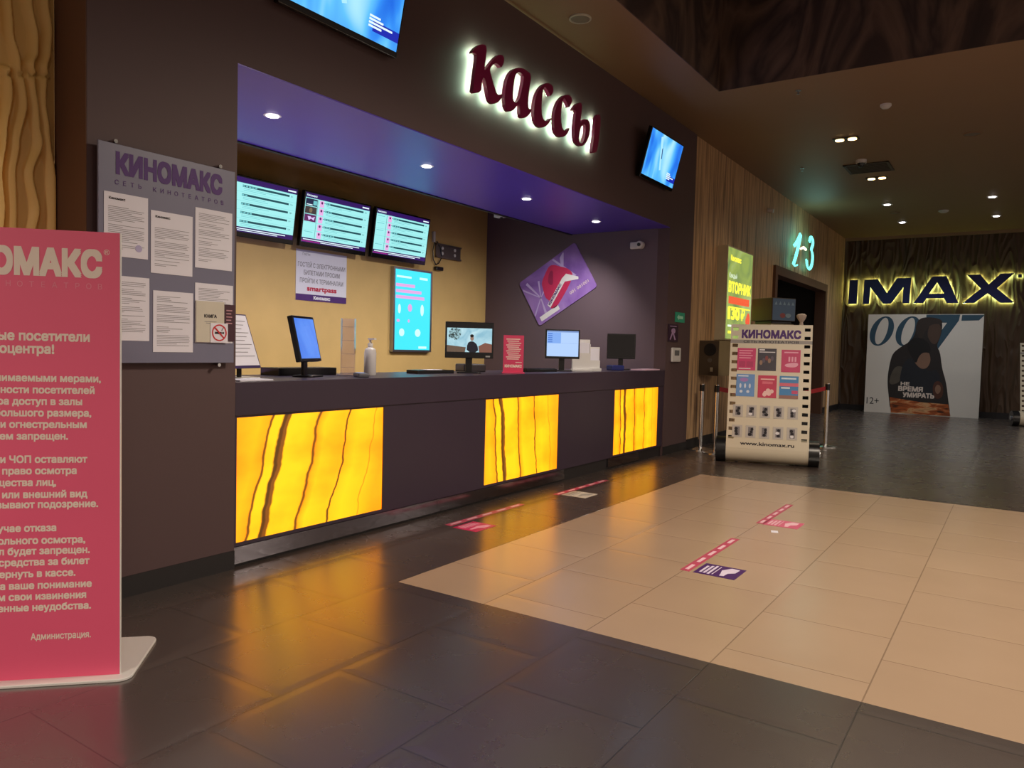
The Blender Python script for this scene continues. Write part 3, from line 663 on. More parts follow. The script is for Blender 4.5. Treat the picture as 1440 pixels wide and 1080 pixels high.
# ------------------------------------------------------------------ things on the booth back wall
t = thing('wall_notice', 'white paper notice with red word hanging under the middle menu screen', 'notice', (5.595, 6.648, 1.805))
mb = MB(); mb.box(0, .75, -.004, 0, 0, .56, M_PAPER); mb.build('page', t)
mb = MB(); y = -.0052
mb.rect(0, .75, 0, .072, y, M_PURPLE); mb.text('Киномакс', .375, .018, .04, y - .0006, M_WPRINT, align='c', bold=.04); mb.build('footer_band', t); mb = MB()
mb.text('Гости', .09, .50, .028, y, M_INK)
for s_, z, w in (('ГОСТЕЙ С ЭЛЕКТРОННЫМИ', .372, .70), ('БИЛЕТАМИ ПРОСИМ', .287, .53), ('ПРОЙТИ К ТЕРМИНАЛАМ', .198, .64)): mb.text(s_, .375, z, .05, y, M_INK, w=w, align='c', bold=.01)
mb.text('smartpass', .375, .112, .058, y, P('red_print', (190, 30, 66), .6), w=.44, align='c', bold=.035)
mb.build('lettering', t)

t = thing('poster_lightbox', 'glowing cyan poster lightbox in silver frame on the ochre wall', 'lightbox', (7.10, 6.60, 1.25))
w, h = .748, 1.077
mb = MB(); f = .028
mb.box(0, f, -.01, .05, 0, h, M_ALU); mb.box(w - f, w, -.01, .05, 0, h, M_ALU); mb.box(f, w - f, -.01, .05, 0, f, M_ALU); mb.box(f, w - f, -.01, .05, h - f, h, M_ALU); mb.build('frame', t)
CY = E('lightbox_cyan', (62, 212, 230), 1.2); CW = E('lightbox_white', (190, 244, 250), 1.2); CP = E('lightbox_pink', (214, 160, 214), 1.1)
mb = MB(); mb.box(f, w - f, 0, .045, f, h - f, CY); y = -.001
mb.rect(.06, .34, h - .13, h - .105, y, CW); mb.rect(.50, .66, h - .13, h - .10, y, CW)
for q, ww in enumerate((.36, .49, .55)): mb.rect(.05, .05 + ww, h - .245 - q * .075, h - .205 - q * .075, y, CP)
for (cx, cz, rx, rz, mm) in ((.12, .55, .026, .06, CW), (.32, .57, .04, .05, CP), (.56, .55, .034, .075, CW), (.17, .25, .05, .05, CW), (.48, .25, .055, .05, CW), (.30, .40, .02, .02, CP)): mb.disc(cx, cz, rx, rz, y, mm)
mb.disc(.10, .40, .03, .02, y, CP); mb.rect(.50, .66, .045, .075, y, CW)
mb.build('glowing_poster', t)

t = thing('wall_mount_plate', 'bare grey steel screen bracket on the ochre wall beside the dark side wall', 'bracket', (7.955, 6.625, 2.52))
mb = MB(); g = P('grey_steel', (128, 118, 116), .4, .8)
mb.box(0, .535, 0, .02, .02, .21, g); mb.box(0, .535, -.02, .02, .185, .205, g); mb.box(0, .535, -.02, .02, .015, .035, g); mb.build('plate', t)
for (x, z) in ((.13, .08), (.40, .15), (.13, .15), (.40, .08)):
    mb = MB(); mb.cyl((x, -.008, z), (x, .003, z), .022, M_WHITE, n=16); mb.build('hole_cover', t)
t = thing('hanging_cable', 'loose black cable hanging on the ochre wall right of the menu screens', 'cable', (7.93, 6.64, 2.60))
mb = MB(); mb.tube([(-.03, -.01, .26), (-.01, -.02, .16), (-.05, -.02, .02), (-.04, -.02, -.10), (.02, -.02, -.17), (.08, -.02, -.14), (.14, -.025, -.05), (.10, -.02, .08), (.03, -.02, .15)], .008, M_BLACK); mb.build('cord', t, smooth=True)
mb = MB(); mb.box(-.045, -.012, -.03, 0, .13, .27, M_WHITE); mb.build('connector', t); mb['x'] if False else None
mb = MB(); mb.box(0.0, .15, -.05, -.005, -.24, -.19, M_BLACK); mb.build('plug', t, bevel=.008)
t = thing('ceiling_sensor', 'small pale box under the soffit edge at the back corner', 'sensor', (7.58, 5.32, 2.94))
mb = MB(); mb.box(-.05, .05, -.06, .06, -.03, .06, M_WHITE); mb.build('case', t, bevel=.006)
mb = MB(); mb.cyl((0, -.02, -.045), (0, -.02, -.03), .018, M_BLACK, n=14); mb.build('lens', t)

# ------------------------------------------------------------------ big gift card picture and camera on the dark side wall
t = thing('wall_card_picture', 'tilted purple card picture with red ribbon shape on the dark side wall', 'picture', (XR - .001, 5.42, 2.23), rz=RF, ry=-math.radians(31))
cw, ch = 1.05, .715
MP = mat_noise_screen('purple_card', [(0.3, (104, 66, 150)), (0.5, (142, 104, 186)), (0.7, (168, 134, 206))], 2.0, 0, (1, 1, 1), .6)
mb = MB(); pts = rrect(-cw / 2, cw / 2, -ch / 2, ch / 2, .04)
n = len(pts); mb.add([(p[0], -.012, p[1]) for p in pts] + [(p[0], 0, p[1]) for p in pts], [tuple(range(n)), tuple(range(2 * n - 1, n - 1, -1))] + [(i, n + i, n + (i + 1) % n, (i + 1) % n) for i in range(n)], MP); mb.build('board', t)
mb = MB(); y = -.0128
ray_ = P('pale_lilac_print', (190, 170, 222), .6); redp = P('crimson_print', (198, 44, 92), .55, var=.2, scale=6); dredp = P('deep_crimson_print', (150, 30, 78), .55)
for (a, wdt, L_) in ((150, .022, .5), (110, .02, .32), (215, .02, .3), (262, .02, .24), (70, .014, .24), (30, .016, .2)):
    ca, sa = math.cos(math.radians(a)), math.sin(math.radians(a)); ox, oz = -.31, -.02
    p = [(ox - sa * wdt * .3, oz + ca * wdt * .3), (ox + ca * L_ - sa * wdt, oz + sa * L_ + ca * wdt), (ox + ca * L_ + sa * wdt, oz + sa * L_ - ca * wdt), (ox + sa * wdt * .3, oz - ca * wdt * .3)]
    p = [(max(-cw / 2 + .01, min(cw / 2 - .01, a_)), max(-ch / 2 + .01, min(ch / 2 - .01, b_))) for a_, b_ in p]; mb.poly(p, y, ray_)
mb.poly([(.10, .345), (.13, .345), (.33, -.05), (.29, -.05)], y - .0002, ray_); mb.poly([(.22, .30), (.30, .34), (.31, .33), (.18, .10), (.16, .12)], y - .0003, ray_)
mb.poly(smooth_loop([(-.22, .06), (-.20, .16), (-.08, .24), (.02, .30), (.10, .27), (.16, .20), (.25, .12), (.30, .0), (.22, -.08), (.0, -.20), (-.18, -.28), (-.26, -.22), (-.20, -.14), (-.25, -.06)]), y - .0006, redp)
mb.poly(smooth_loop([(-.12, .10), (-.02, .22), (.05, .22), (.0, .12), (-.06, .02)]), y - .0009, dredp)
band = [(-.26, -.16), (-.24, -.21), (.12, -.05), (.20, .03), (.34, -.06), (.36, -.02), (.22, .085), (.12, .03)]
mb.poly([(-.265, -.165), (-.245, -.225), (.13, -.03), (.11, .03)], y - .0012, M_WPRINT); mb.poly([(.10, .03), (.13, -.03), (.33, -.115), (.345, -.085), (.20, .055)], y - .0012, M_WPRINT)
v0 = len(mb.v); mb.text('КИНОМАКС', 0, 0, .038, y - .0018, M_PURPLE, w=.34, bold=.05)
ca, sa = math.cos(.477), math.sin(.477)
for i in range(v0, len(mb.v)):
    p = mb.v[i]; mb.v[i] = (-.232 + p[0] * ca - p[2] * sa, p[1], -.196 + p[0] * sa + p[2] * ca)
mb.text('001 001001', .12, -.235, .042, y - .0006, M_PALE, w=.33)
mb.rect(-.46, -.12, -.32, -.25, y - .0006, M_WPRINT)
mb.build('print', t)
t = thing('security_camera', 'small white security camera on the dark side wall near the pier', 'camera', (XR, 4.22, 2.71), rz=RF)
mb = MB(); mb.box(-.09, .09, -.05, 0, -.045, .045, M_WHITE); mb.cyl((.055, -.09, 0), (.055, -.0, 0), .05, M_WHITE); mb.build('body', t, bevel=.012)
mb = MB(); mb.cyl((.06, -.105, 0), (.06, -.088, 0), .022, M_BLACK, n=16); mb.build('lens', t)

# right pier: arrow sign, small poster, keypad
t = thing('arrow_sign', 'green exit arrow sign on the dark pier', 'sign', (9.41, FY - .002, 1.73))
mb = MB(); mb.box(0, .33, -.006, 0, 0, .13, P('sign_green', (40, 128, 96), .5, emit=(30, 120, 90), es=.15)); mb.build('plate', t)
mb = MB(); mb.poly([(.06, .065), (.13, .105), (.13, .085), (.27, .085), (.27, .045), (.13, .045), (.13, .025)], -.0068, P('pale_green_print', (170, 226, 200), .6)); mb.build('arrow', t)
t = thing('small_poster', 'small dark plum poster on the right pier above the white keypad', 'poster', (9.19, FY - .002, 1.47))
mb = MB(); mb.box(0, .34, -.006, 0, 0, .225, P('dark_plum_print', (50, 24, 48), .5)); mb.build('sheet', t)
mb = MB(); lil = P('lilac_ink', (170, 140, 180), .6); mb.disc(.17, .14, .07, .035, -.0068, lil); mb.poly([(.08, .02), (.15, .10), (.22, .02), (.26, .03), (.18, .12), (.12, .12), (.05, .03)], -.0072, lil); mb.rect(.05, .28, .195, .205, -.0068, lil); mb.build('print', t)
t = thing('wall_keypad', 'white wall keypad with grey display on the right pier', 'keypad', (9.305, FY, 1.205))
mb = MB(); mb.box(0, .30, -.03, 0, 0, .19, M_WHITE); mb.build('case', t, bevel=.015)
mb = MB(); mb.box(.07, .23, -.032, -.029, .085, .155, P('grey_display', (110, 112, 116), .2)); mb.build('display', t)

# ------------------------------------------------------------------ things on the counter
CT = 1.10
def monitor(name, label, loc, rz, w, h, tilt, screen, stand_h, cat='monitor', lean=0.0):
    t = thing(name, label, cat, loc, rz=rz, group='monitors on the counter')
    mb = MB(); mb.add(*plate(rrect(-.11, .11, -.075, .085, .04), 0, .012, M_BLACK)); mb.build('base', t, bevel=.003)
    mb = MB(); mb.box(-.03, .03, .02, .045, .01, stand_h + h * .45, M_BLACK); mb.build('neck', t, bevel=.004)
    head = bpy.data.objects.new('head', None)
    mb = MB(); mb.box(-w / 2, w / 2, 0, .038, 0, h, M_BLACK); mb.box(-w * .3, w * .3, .038, .062, h * .15, h * .8, M_BLACK)
    hd = mb.build('housing', t, bevel=.005); hd.location = (0, -.022, stand_h); hd.rotation_euler = (-tilt, lean, 0)
    bpy.data.objects.remove(head)
    mb = MB(); screen(mb, w, h); mb.build('screen', hd)
    return t
LCD = mat_noise_screen('lcd_blue', [(0.3, (70, 120, 226)), (0.7, (110, 160, 250))], 1.6, .95)
def scr_plain(mb, w, h): mb.rect(-w / 2 + .018, w / 2 - .018, .02, h - .018, -.0012, LCD)
def scr_movie(mb, w, h):
    y = -.0012; a, b, c, d = -w / 2 + .016, w / 2 - .016, .055, h - .055
    mb.rect(-w / 2 + .012, w / 2 - .012, .04, h - .014, y, E('screen_off_black', (6, 7, 10), 1.0)); y -= .0006
    W_, H_ = b - a, d - c
    mb.rect(a, b, c, d, y, mat_noise_screen('film_sky', [(0.3, (140, 190, 210)), (0.6, (196, 232, 240))], 6, .9))
    mb.poly([(a, c), (a + W_ * .4, c), (a + W_ * .42, c + H_ * .2), (a, c + H_ * .28)], y - .0006, E('film_earth', (104, 84, 70), .9))
    mb.poly([(b, c), (a + W_ * .72, c), (a + W_ * .7, c + H_ * .25), (a + W_ * .85, c + H_ * .4), (b, c + H_ * .34)], y - .0006, E('film_rust', (128, 84, 70), .9))
    mb.poly(smooth_loop([(a + .01, c + H_ * .5), (a + W_ * .1, c + H_ * .6), (a + W_ * .2, c + H_ * .45), (a + W_ * .32, c + H_ * .7), (a + W_ * .3, d), (a + W_ * .05, d)]), y - .0006, mat_noise_screen('film_leaves', [(0.4, (44, 60, 60)), (0.55, (160, 200, 208))], 30, .9))
    mb.poly(smooth_loop([(a + W_ * .44, c), (a + W_ * .45, c + H_ * .36), (a + W_ * .52, c + H_ * .46), (a + W_ * .60, c + H_ * .44), (a + W_ * .68, c + H_ * .3), (a + W_ * .70, c)], 1), y - .0012, E('film_suit', (22, 24, 36), .9))
    mb.disc(a + W_ * .555, c + H_ * .58, .016, .024, y - .0015, E('film_skin', (150, 120, 104), .9)); mb.disc(a + W_ * .552, c + H_ * .68, .017, .014, y - .0018, E('film_hair', (20, 18, 20), .9))
    mb.rect(w / 2 - .07, w / 2 - .03, .012, .026, -.0018, P('badge_grey', (150, 150, 150), .4))
def scr_window(mb, w, h):
    y = -.0012; mb.rect(-w / 2 + .016, w / 2 - .016, .024, h - .016, y, E('desktop_pale', (176, 206, 250), .95))
    mb.rect(-w / 2 + .016, w / 2 - .016, h - .032, h - .016, y - .0006, E('title_grey', (120, 150, 205), .95))
    mb.rect(-w / 2 + .02, -.02, h * .52, h - .034, y - .0006, E('panel_blue', (128, 170, 238), .95))
    for q in range(5): mb.rect(-w / 2 + .026, -w / 2 + .075, h * .55 + q * .022, h * .55 + q * .022 + .012, y - .0012, E('button_blue', (84, 128, 210), .95))
    mb.rect(-.015, w / 2 - .03, h * .52, h * .525, y - .0006, E('title_grey', (120, 150, 205), .95))
def scr_off(mb, w, h): mb.rect(-w / 2 + .016, w / 2 - .016, .024, h - .016, -.0012, P('dead_screen', (10, 10, 14), .12))
monitor('customer_monitor', 'thin tilted blue-lit monitor turned sideways, leftmost on the counter', (3.60, 4.13, CT), .45, .36, .32, .22, scr_plain, .11)
monitor('desktop_monitor', 'wide black monitor playing a film scene, beside the pink leaflet', (5.45, 4.13, CT), math.radians(-50), .435, .325, .02, scr_movie, .135)
monitor('desktop_monitor', 'black monitor showing a pale blue program window, beside the white trays', (7.10, 4.12, CT), math.radians(-52), .375, .315, .04, scr_window, .135)
monitor('desktop_monitor', 'black switched-off monitor, rightmost on the counter', (8.55, 4.12, CT), math.radians(-60), .35, .31, .03, scr_off, .135)

t = thing('document_stand', 'tilted document panel with ruled white sheet at the left end of the counter', 'document stand', (3.03, 4.06, CT), rz=.30)
mb = MB(); mb.add(*plate(rrect(-.10, .10, -.05, .14, .03), 0, .01, M_WHITE)); mb.build('foot', t)
mb = MB(); mb.box(-.012, .012, .04, .06, .0, .16, M_BLACK); mb.build('prop', t)
mb = MB(); pf = P('violet_frame', (62, 48, 92), .4); mb.box(-.17, .13, 0, .012, 0, .36, pf); pn = mb.build('panel', t); pn.location = (0, -.02, .07); pn.rotation_euler = (-.34, 0, 0)
mb = MB(); mb.rect(-.162, .122, .016, .352, -.001, M_PAPER)
for q in range(10): mb.rect(-.14, .10 - .03 * (q % 3), .31 - q * .026, .314 - q * .026, -.0018, M_INK)
mb.build('sheet', pn)

t = thing('acrylic_tube', 'clear upright acrylic display column beside the white pump bottle', 'display', (4.00, 4.16, CT), rz=math.radians(-48))
ac = P('clear_acrylic', (236, 226, 244), .08, trans=.92, var=.02)
mb = MB(); mb.add(*plate(rrect(-.075, .075, -.06, .06, .02), 0, .012, ac)); mb.build('base', t)
mb = MB()
for sx in (-.052, .046): mb.box(sx, sx + .006, -.04, .04, .012, .425, ac)
mb.box(-.046, .046, .034, .040, .012, .425, ac); mb.build('walls', t)
for k in range(4):
    mb = MB(); mb.box(-.046, .046, -.04, .034, .06 + k * .10, .064 + k * .10, ac); mb.build('shelf', t)
t = thing('pump_bottle', 'white pump bottle of sanitizer on the counter', 'bottle', (4.20, 4.13, CT))
mb = MB(); wb = P('milky_plastic', (206, 204, 206), .35, var=.03); mb.lathe([(.040, 0), (.046, .01), (.046, .17), (.040, .20), (.018, .215), (.018, .225)], (0, 0, 0), wb); mb.build('body', t, smooth=True)
mb = MB(); mb.lathe([(.02, .222), (.02, .245), (.008, .247), (.008, .275)], (0, 0, 0), M_WHITE, 16); mb.box(-.014, .014, -.05, .012, .272, .285, M_WHITE); mb.build('pump', t)
t = thing('card_terminal', 'small card terminal with lit display at the foot of the acrylic column', 'card terminal', (3.93, 3.95, CT), rz=math.radians(-30))
mb = MB(); mb.box(-.04, .04, -.08, .08, 0, .03, P('terminal_grey', (90, 90, 98), .4)); mb.build('body', t, bevel=.008)
mb = MB(); mb.add([(-.03, 0.0, .0312), (.03, 0.0, .0312), (.03, .06, .0312), (-.03, .06, .0312)], [(0, 1, 2, 3)], E('terminal_lcd', (120, 170, 250), 1.0)); mb.build('display', t)
t = thing('counter_tray', 'low black tray at the foot of the leftmost monitor', 'tray', (3.72, 4.36, CT))
mb = MB(); mb.box(-.24, .30, -.06, .14, 0, .055, M_BLACK); mb.build('body', t, bevel=.004)
t = tag(place(MB().box(-.13, .13, -.085, .085, 0, .008, M_PAPER).build('paper_stack'), (2.92, 3.90, CT), rz=.1), 'flat white papers lying at the left end of the counter', 'paper')
t = thing('keyboard', 'low black keyboard and box left of the film-playing monitor', 'keyboard', (5.05, 4.24, CT), rz=-.1)
mb = MB(); mb.box(-.22, .22, -.07, .07, 0, .03, M_BLACK); mb.build('body', t, bevel=.004)
mb = MB(); mb.box(-.10, .08, -.06, .02, .03, .034, M_PAPER); mb.build('label_strip', t)
t = thing('keyboard', 'black keyboard between the pink leaflet and the pale blue monitor', 'keyboard', (6.62, 4.14, CT), rz=-.15)
mb = MB(); mb.box(-.24, .24, -.075, .075, 0, .028, M_BLACK); mb.build('body', t, bevel=.004)
mb = MB()
for r in range(4):
    for q in range(12): mb.box(-.225 + q * .038, -.193 + q * .038, -.065 + r * .034, -.036 + r * .034, .028, .034, M_BLACK)
mb.build('keys', t)
t = thing('printer_roll_box', 'low dark box with grey lid right of the film-playing monitor', 'box', (5.78, 4.36, CT), rz=-.4)
mb = MB(); mb.box(-.12, .12, -.09, .09, 0, .075, P('dark_grey_plastic', (52, 48, 52), .4)); mb.build('body', t, bevel=.012)
t = thing('leaflet_stand', 'pink printed leaflet standing in a holder on the counter', 'leaflet', (5.87, 3.93, CT), rz=math.radians(-52))
mb = MB(); mb.box(-.105, .105, -.045, .045, 0, .012, M_PINK); mb.build('foot', t)
mb = MB(); mb.box(-.095, .095, 0, .006, .012, .355, M_PINK); mb.build('sheet', t)
mb = MB(); rz_ = P('rose_print', (232, 140, 160), .7)
for q in range(11): mb.rect(-.07 + .01 * (q % 3), .07 - .01 * ((q + 1) % 3), .315 - q * .0185, .323 - q * .0185, -.0008, M_PALE)
mb.rect(.02, .08, .10, .106, -.0008, M_PALE); mb.text('КИНОМАКС', 0, .055, .026, -.0008, M_PALE, w=.16, align='c', bold=.05); mb.build('lettering', t)
t = thing('brochure_rack', 'tall white brochure rack standing right of the pale blue monitor', 'rack', (7.42, 4.06, CT), rz=math.radians(-50))
mb = MB(); mb.box(-.11, .11, -.06, .05, 0, .02, M_WHITE); mb.build('base', t)
mb = MB(); mb.box(-.10, .10, .02, .03, .02, .35, M_WHITE); mb.box(-.10, -.092, -.02, .02, .02, .30, M_WHITE); mb.box(.092, .10, -.02, .02, .02, .30, M_WHITE); mb.box(-.1, .1, -.024, -.018, .02, .20, M_WHITE); mb.build('pocket', t)
mb = MB(); mb.box(-.088, .088, -.012, .015, .025, .315, M_PAPER); mb.build('brochures', t)
t = thing('brochure_rack', 'short white brochure rack, the right one of the white pair', 'rack', (7.66, 4.02, CT), rz=math.radians(-50))
mb = MB(); mb.box(-.07, .07, -.06, .05, 0, .03, M_WHITE); mb.build('base', t)
mb = MB(); mb.box(-.06, .06, .01, .02, .03, .27, M_WHITE); mb.box(-.06, .06, -.022, -.016, .03, .12, M_WHITE); mb.build('pocket', t)
mb = MB(); mb.box(-.05, .05, -.014, .008, .035, .25, M_PAPER); mb.build('brochures', t)
t = thing('blue_box', 'small dark blue box beside the switched-off monitor', 'box', (8.22, 4.03, CT), rz=-.5)
mb = MB(); mb.box(-.09, .09, -.06, .06, 0, .06, P('deep_blue_plastic', (26, 38, 110), .4)); mb.build('body', t, bevel=.01)
tag(place(MB().box(-.26, .26, -.09, .09, 0, .014, P('pink_paper', (214, 178, 196), .7)).build('paper_stack'), (8.83, 3.91, CT), rz=.03), 'flat pale pink papers at the right end of the counter', 'paper')

# ------------------------------------------------------------------ wood wall things
t = thing('promo_lightbox', 'tall narrow green and yellow promotion lightbox on the wood wall', 'lightbox', (11.02, FY + .02, 1.535))
w, h, d = 1.25, 1.39, .16
grn = E('promo_green', (122, 140, 66), 1.0); yel = E('promo_yellow', (250, 236, 70), 1.2); rdp = E('promo_red', (226, 84, 54), 1.1); wht = E('promo_white', (226, 240, 220), 1.1)
mb = MB(); mb.box(0, w, -d, 0, 0, h, P('greige_case', (204, 194, 164), .5)); mb.build('case', t)
mb = MB(); y = -d - .002; mb.box(.02, w - .02, y, y + .0015, .02, h - .02, mat_noise_screen('promo_face', [(0.3, (104, 128, 84)), (0.5, (150, 168, 84)), (0.75, (172, 188, 136))], 1.2, 1.0)); y -= .001
mb.text('Киномакс', .14, h - .21, .085, y, yel, w=.5, bold=.04); mb.text('Каждый', .10, h - .46, .07, y, wht, w=.36)
mb.text('ВТОРНИК', .08, h - .68, .165, y, yel, w=1.1, bold=.05)
mb.rect(.10, 1.12, h - .845, h - .735, y, rdp); mb.rect(.12, 1.18, h - .905, h - .885, y, yel)
mb.text('1', .08, .31, .19, y, yel, w=.12, bold=.05); mb.text('30', .24, .31, .19, y, yel, w=.42, bold=.05); mb.text('₽', .72, .31, .19, y, yel, w=.20, bold=.04); mb.poly(smooth_loop([(.92, .27), (1.02, .42), (1.12, .46), (1.2, .36), (1.18, .25)]), y, rdp)
mb.rect(.10, .5, .2, .23, y, wht); mb.rect(.12, .3, .1, .14, y, yel)
mb.build('glowing_face', t)
t = thing('wall_loudspeaker', 'brown boxy loudspeaker on the wood wall left of the film strip stand', 'loudspeaker', (10.417, FY + .02, 1.013))
mb = MB(); mb.box(0, .56, -.29, 0, 0, .50, P('taupe_case', (150, 132, 98), .5)); mb.box(-.006, 0, -.285, -.005, .005, .495, P('brown_baffle', (66, 52, 36), .5)); mb.build('cabinet', t)
mb = MB(); mb.cyl((-.016, -.16, .37), (-.006, -.16, .37), .088, M_BLACK); mb.build('woofer', t)
mb = MB(); mb.cyl((-.014, -.16, .22), (-.006, -.16, .22), .03, P('tweeter_grey', (84, 78, 70), .4)); mb.build('tweeter', t)
mb = MB(); mb.box(-.010, -.006, -.21, -.17, .06, .12, P('badge_cream', (170, 160, 136), .5)); mb.build('badge', t)

# neon hall numbers over the doorway
NEON = E('neon_tube', (110, 240, 222), 1.9)
def curve_pts(p, k=2):
    q = [p[0]]
    pts = p
    for _ in range(k):
        q = [pts[0]]
        for i in range(len(pts) - 1):
            a, b = pts[i], pts[i + 1]; q += [(a[0] * .75 + b[0] * .25, a[1] * .75 + b[1] * .25), (a[0] * .25 + b[0] * .75, a[1] * .25 + b[1] * .75)]
        q.append(pts[-1]); pts = q
    return pts
t = thing('neon_number', 'turquoise neon hall numbers glowing above the dark doorway', 'neon sign')
one = [(15.03, 3.43), (15.27, 3.55), (15.54, 3.77), (15.36, 3.467), (15.18, 3.234), (15.03, 3.08)]
three = [(16.243, 3.662), (16.30, 3.765), (16.50, 3.785), (16.58, 3.66), (16.40, 3.52), (16.55, 3.48), (16.59, 3.33), (16.50, 3.18), (16.306, 3.10), (16.12, 3.16), (16.07, 3.28)]
for nm, pts in (('digit', one), ('digit', three)):
    mb = MB()
    for off in ((0, 0), (.075, -.02)):
        mb.tube([(p[0] + off[0], 3.70, p[1] + off[1]) for p in curve_pts(pts)], .017, NEON)
    if pts is one: mb.tube([(15.03, 3.70, 3.08), (15.20, 3.70, 3.05), (15.36, 3.70, 3.085)], .017, NEON)
    o = mb.build(nm, t, smooth=True)
    mb = MB()
    for zz in (3.25, 3.55):
        xx = (15.25 if zz < 3.4 else 15.45) if pts is one else (16.56 if zz < 3.4 else 16.55)
        MB().cyl((xx, 3.70, zz), (xx, FY + .02, zz), .012, M_CHROME, n=8).build('tube_support', o)
mb = MB(); mb.tube([(15.60, 3.70, 3.43), (15.80, 3.70, 3.48), (16.0, 3.70, 3.46)], .024, E('neon_warm', (255, 240, 200), 2.0)); mb.build('dash', t, smooth=True)
lamp('POINT', (15.8, 3.45, 3.75), 5, (.45, 1.0, .85), .35)
t = thing('corridor_lamp', 'small white ceiling lamp glowing inside the dark doorway', 'ceiling light', (16.9, 5.0, 3.1))
mb = MB(); mb.cyl((0, 0, -.03), (0, 0, 0), .09, E('corridor_lamp_disc', (255, 245, 230), 4.0)); mb.build('lamp_disc', t)
t = thing('security_camera', 'tiny pale camera high on the wood wall above the promotion lightbox', 'camera', (13.55, FY + .02, 3.85))
mb = MB(); mb.cyl((0, -.10, -.02), (0, 0, 0), .035, M_WHITE, n=14); mb.build('body', t)

# ------------------------------------------------------------------ back terminal, stanchions
t = thing('ticket_terminal', 'ticket control terminal with dark box head behind the film strip stand', 'terminal', (11.35, 3.04, 0), rz=math.radians(-35))
mb = MB(); mb.box(-.20, .20, -.20, .20, 0, 1.78, P('beige_cabinet', (170, 158, 128), .5)); mb.build('cabinet', t)
mb = MB(); mb.box(-.21, .21, -.22, .23, 1.82, 2.15, P('taupe_head', (74, 62, 52), .5)); mb.box(-.18, .18, -.18, .18, 1.78, 1.82, M_BLACK); mb.build('head', t, bevel=.01)
mb = MB(); dsp = P('blue_grey_face', (66, 84, 100), .35, emit=(40, 60, 80), es=.25); mb.rect(-.20, .20, 1.83, 2.14, -.2212, dsp)
lt = P('pale_blue_mark', (140, 168, 186), .5)
for q in range(5): mb.poly([(-.17 + q * .075, 2.05), (-.12 + q * .075, 2.05), (-.145 + q * .075, 2.10)], -.2218, lt)
mb.disc(-.02, 1.90, .05, .035, -.2218, P('dusty_red_mark', (150, 80, 80), .5)); mb.disc(.08, 1.90, .05, .03, -.2218, lt); mb.build('face', t)
t = thing('figurine', 'small white ornament on a slim stand at the right end of the ticket terminal', 'ornament', (10.9, 2.535, 0))
mb = MB(); mb.cyl((0, 0, 0), (0, 0, 1.75), .03, M_BLACK); mb.cyl((0, 0, 0), (0, 0, .02), .10, M_BLACK); mb.build('stand', t)
mb = MB(); mb.lathe([(.03, 1.75), (.022, 1.79), (.05, 1.83), (.065, 1.86), (.07, 1.885), (.04, 1.905), (.01, 1.91)], (0, 0, 0), M_PALE, 7); mb.build('flower', t)

def stanchion(x, y, h, label, belt=None):
    t = thing('stanchion', label, 'barrier post', (x, y, 0), group='chrome barrier posts')
    mb = MB(); mb.lathe([(.17, 0), (.17, .012), (.10, .03), (.04, .04)], (0, 0, 0), M_CHROME, 28); mb.build('base', t, smooth=True)
    mb = MB(); mb.cyl((0, 0, .03), (0, 0, h - .09), .030, M_CHROME); mb.build('pole', t, smooth=True)
    mb = MB(); mb.cyl((0, 0, h - .09), (0, 0, h), .034, M_BLACK); mb.cyl((0, 0, h), (0, 0, h + .01), .030, M_CHROME); mb.build('belt_head', t, smooth=True)
    if belt:
        mb = MB(); n = 16
        for i in range(n):
            a, b = i / n, (i + 1) / n
            def pt(s): return (belt[0] * (.02 + .96 * s), belt[1] * (.02 + .96 * s), h - .045 - .10 * 4 * s * (1 - s) * .9)
            p, q = pt(a), pt(b)
            mb.add([(p[0], p[1], p[2] - .03), (q[0], q[1], q[2] - .03), (q[0], q[1], q[2] + .03), (p[0], p[1], p[2] + .03), (p[0] + .003, p[1] + .003, p[2] - .03), (q[0] + .003, q[1] + .003, q[2] - .03), (q[0] + .003, q[1] + .003, q[2] + .03), (p[0] + .003, p[1] + .003, p[2] + .03)],
                   [(0, 1, 2, 3), (7, 6, 5, 4), (3, 2, 6, 7), (0, 4, 5, 1)], M_RED)
        o = mb.build('belt', t); o['label'] = 'sagging red belt'
    return t
stanchion(10.09, 3.62, .90, 'chrome barrier post against the wood wall next to the dark pier')
stanchion(9.89, 3.345, .905, 'chrome barrier post left of the film strip stand, holding a red belt', (1.90, -1.01))
stanchion(11.79, 2.335, .925, 'chrome barrier post right of the film strip stand')

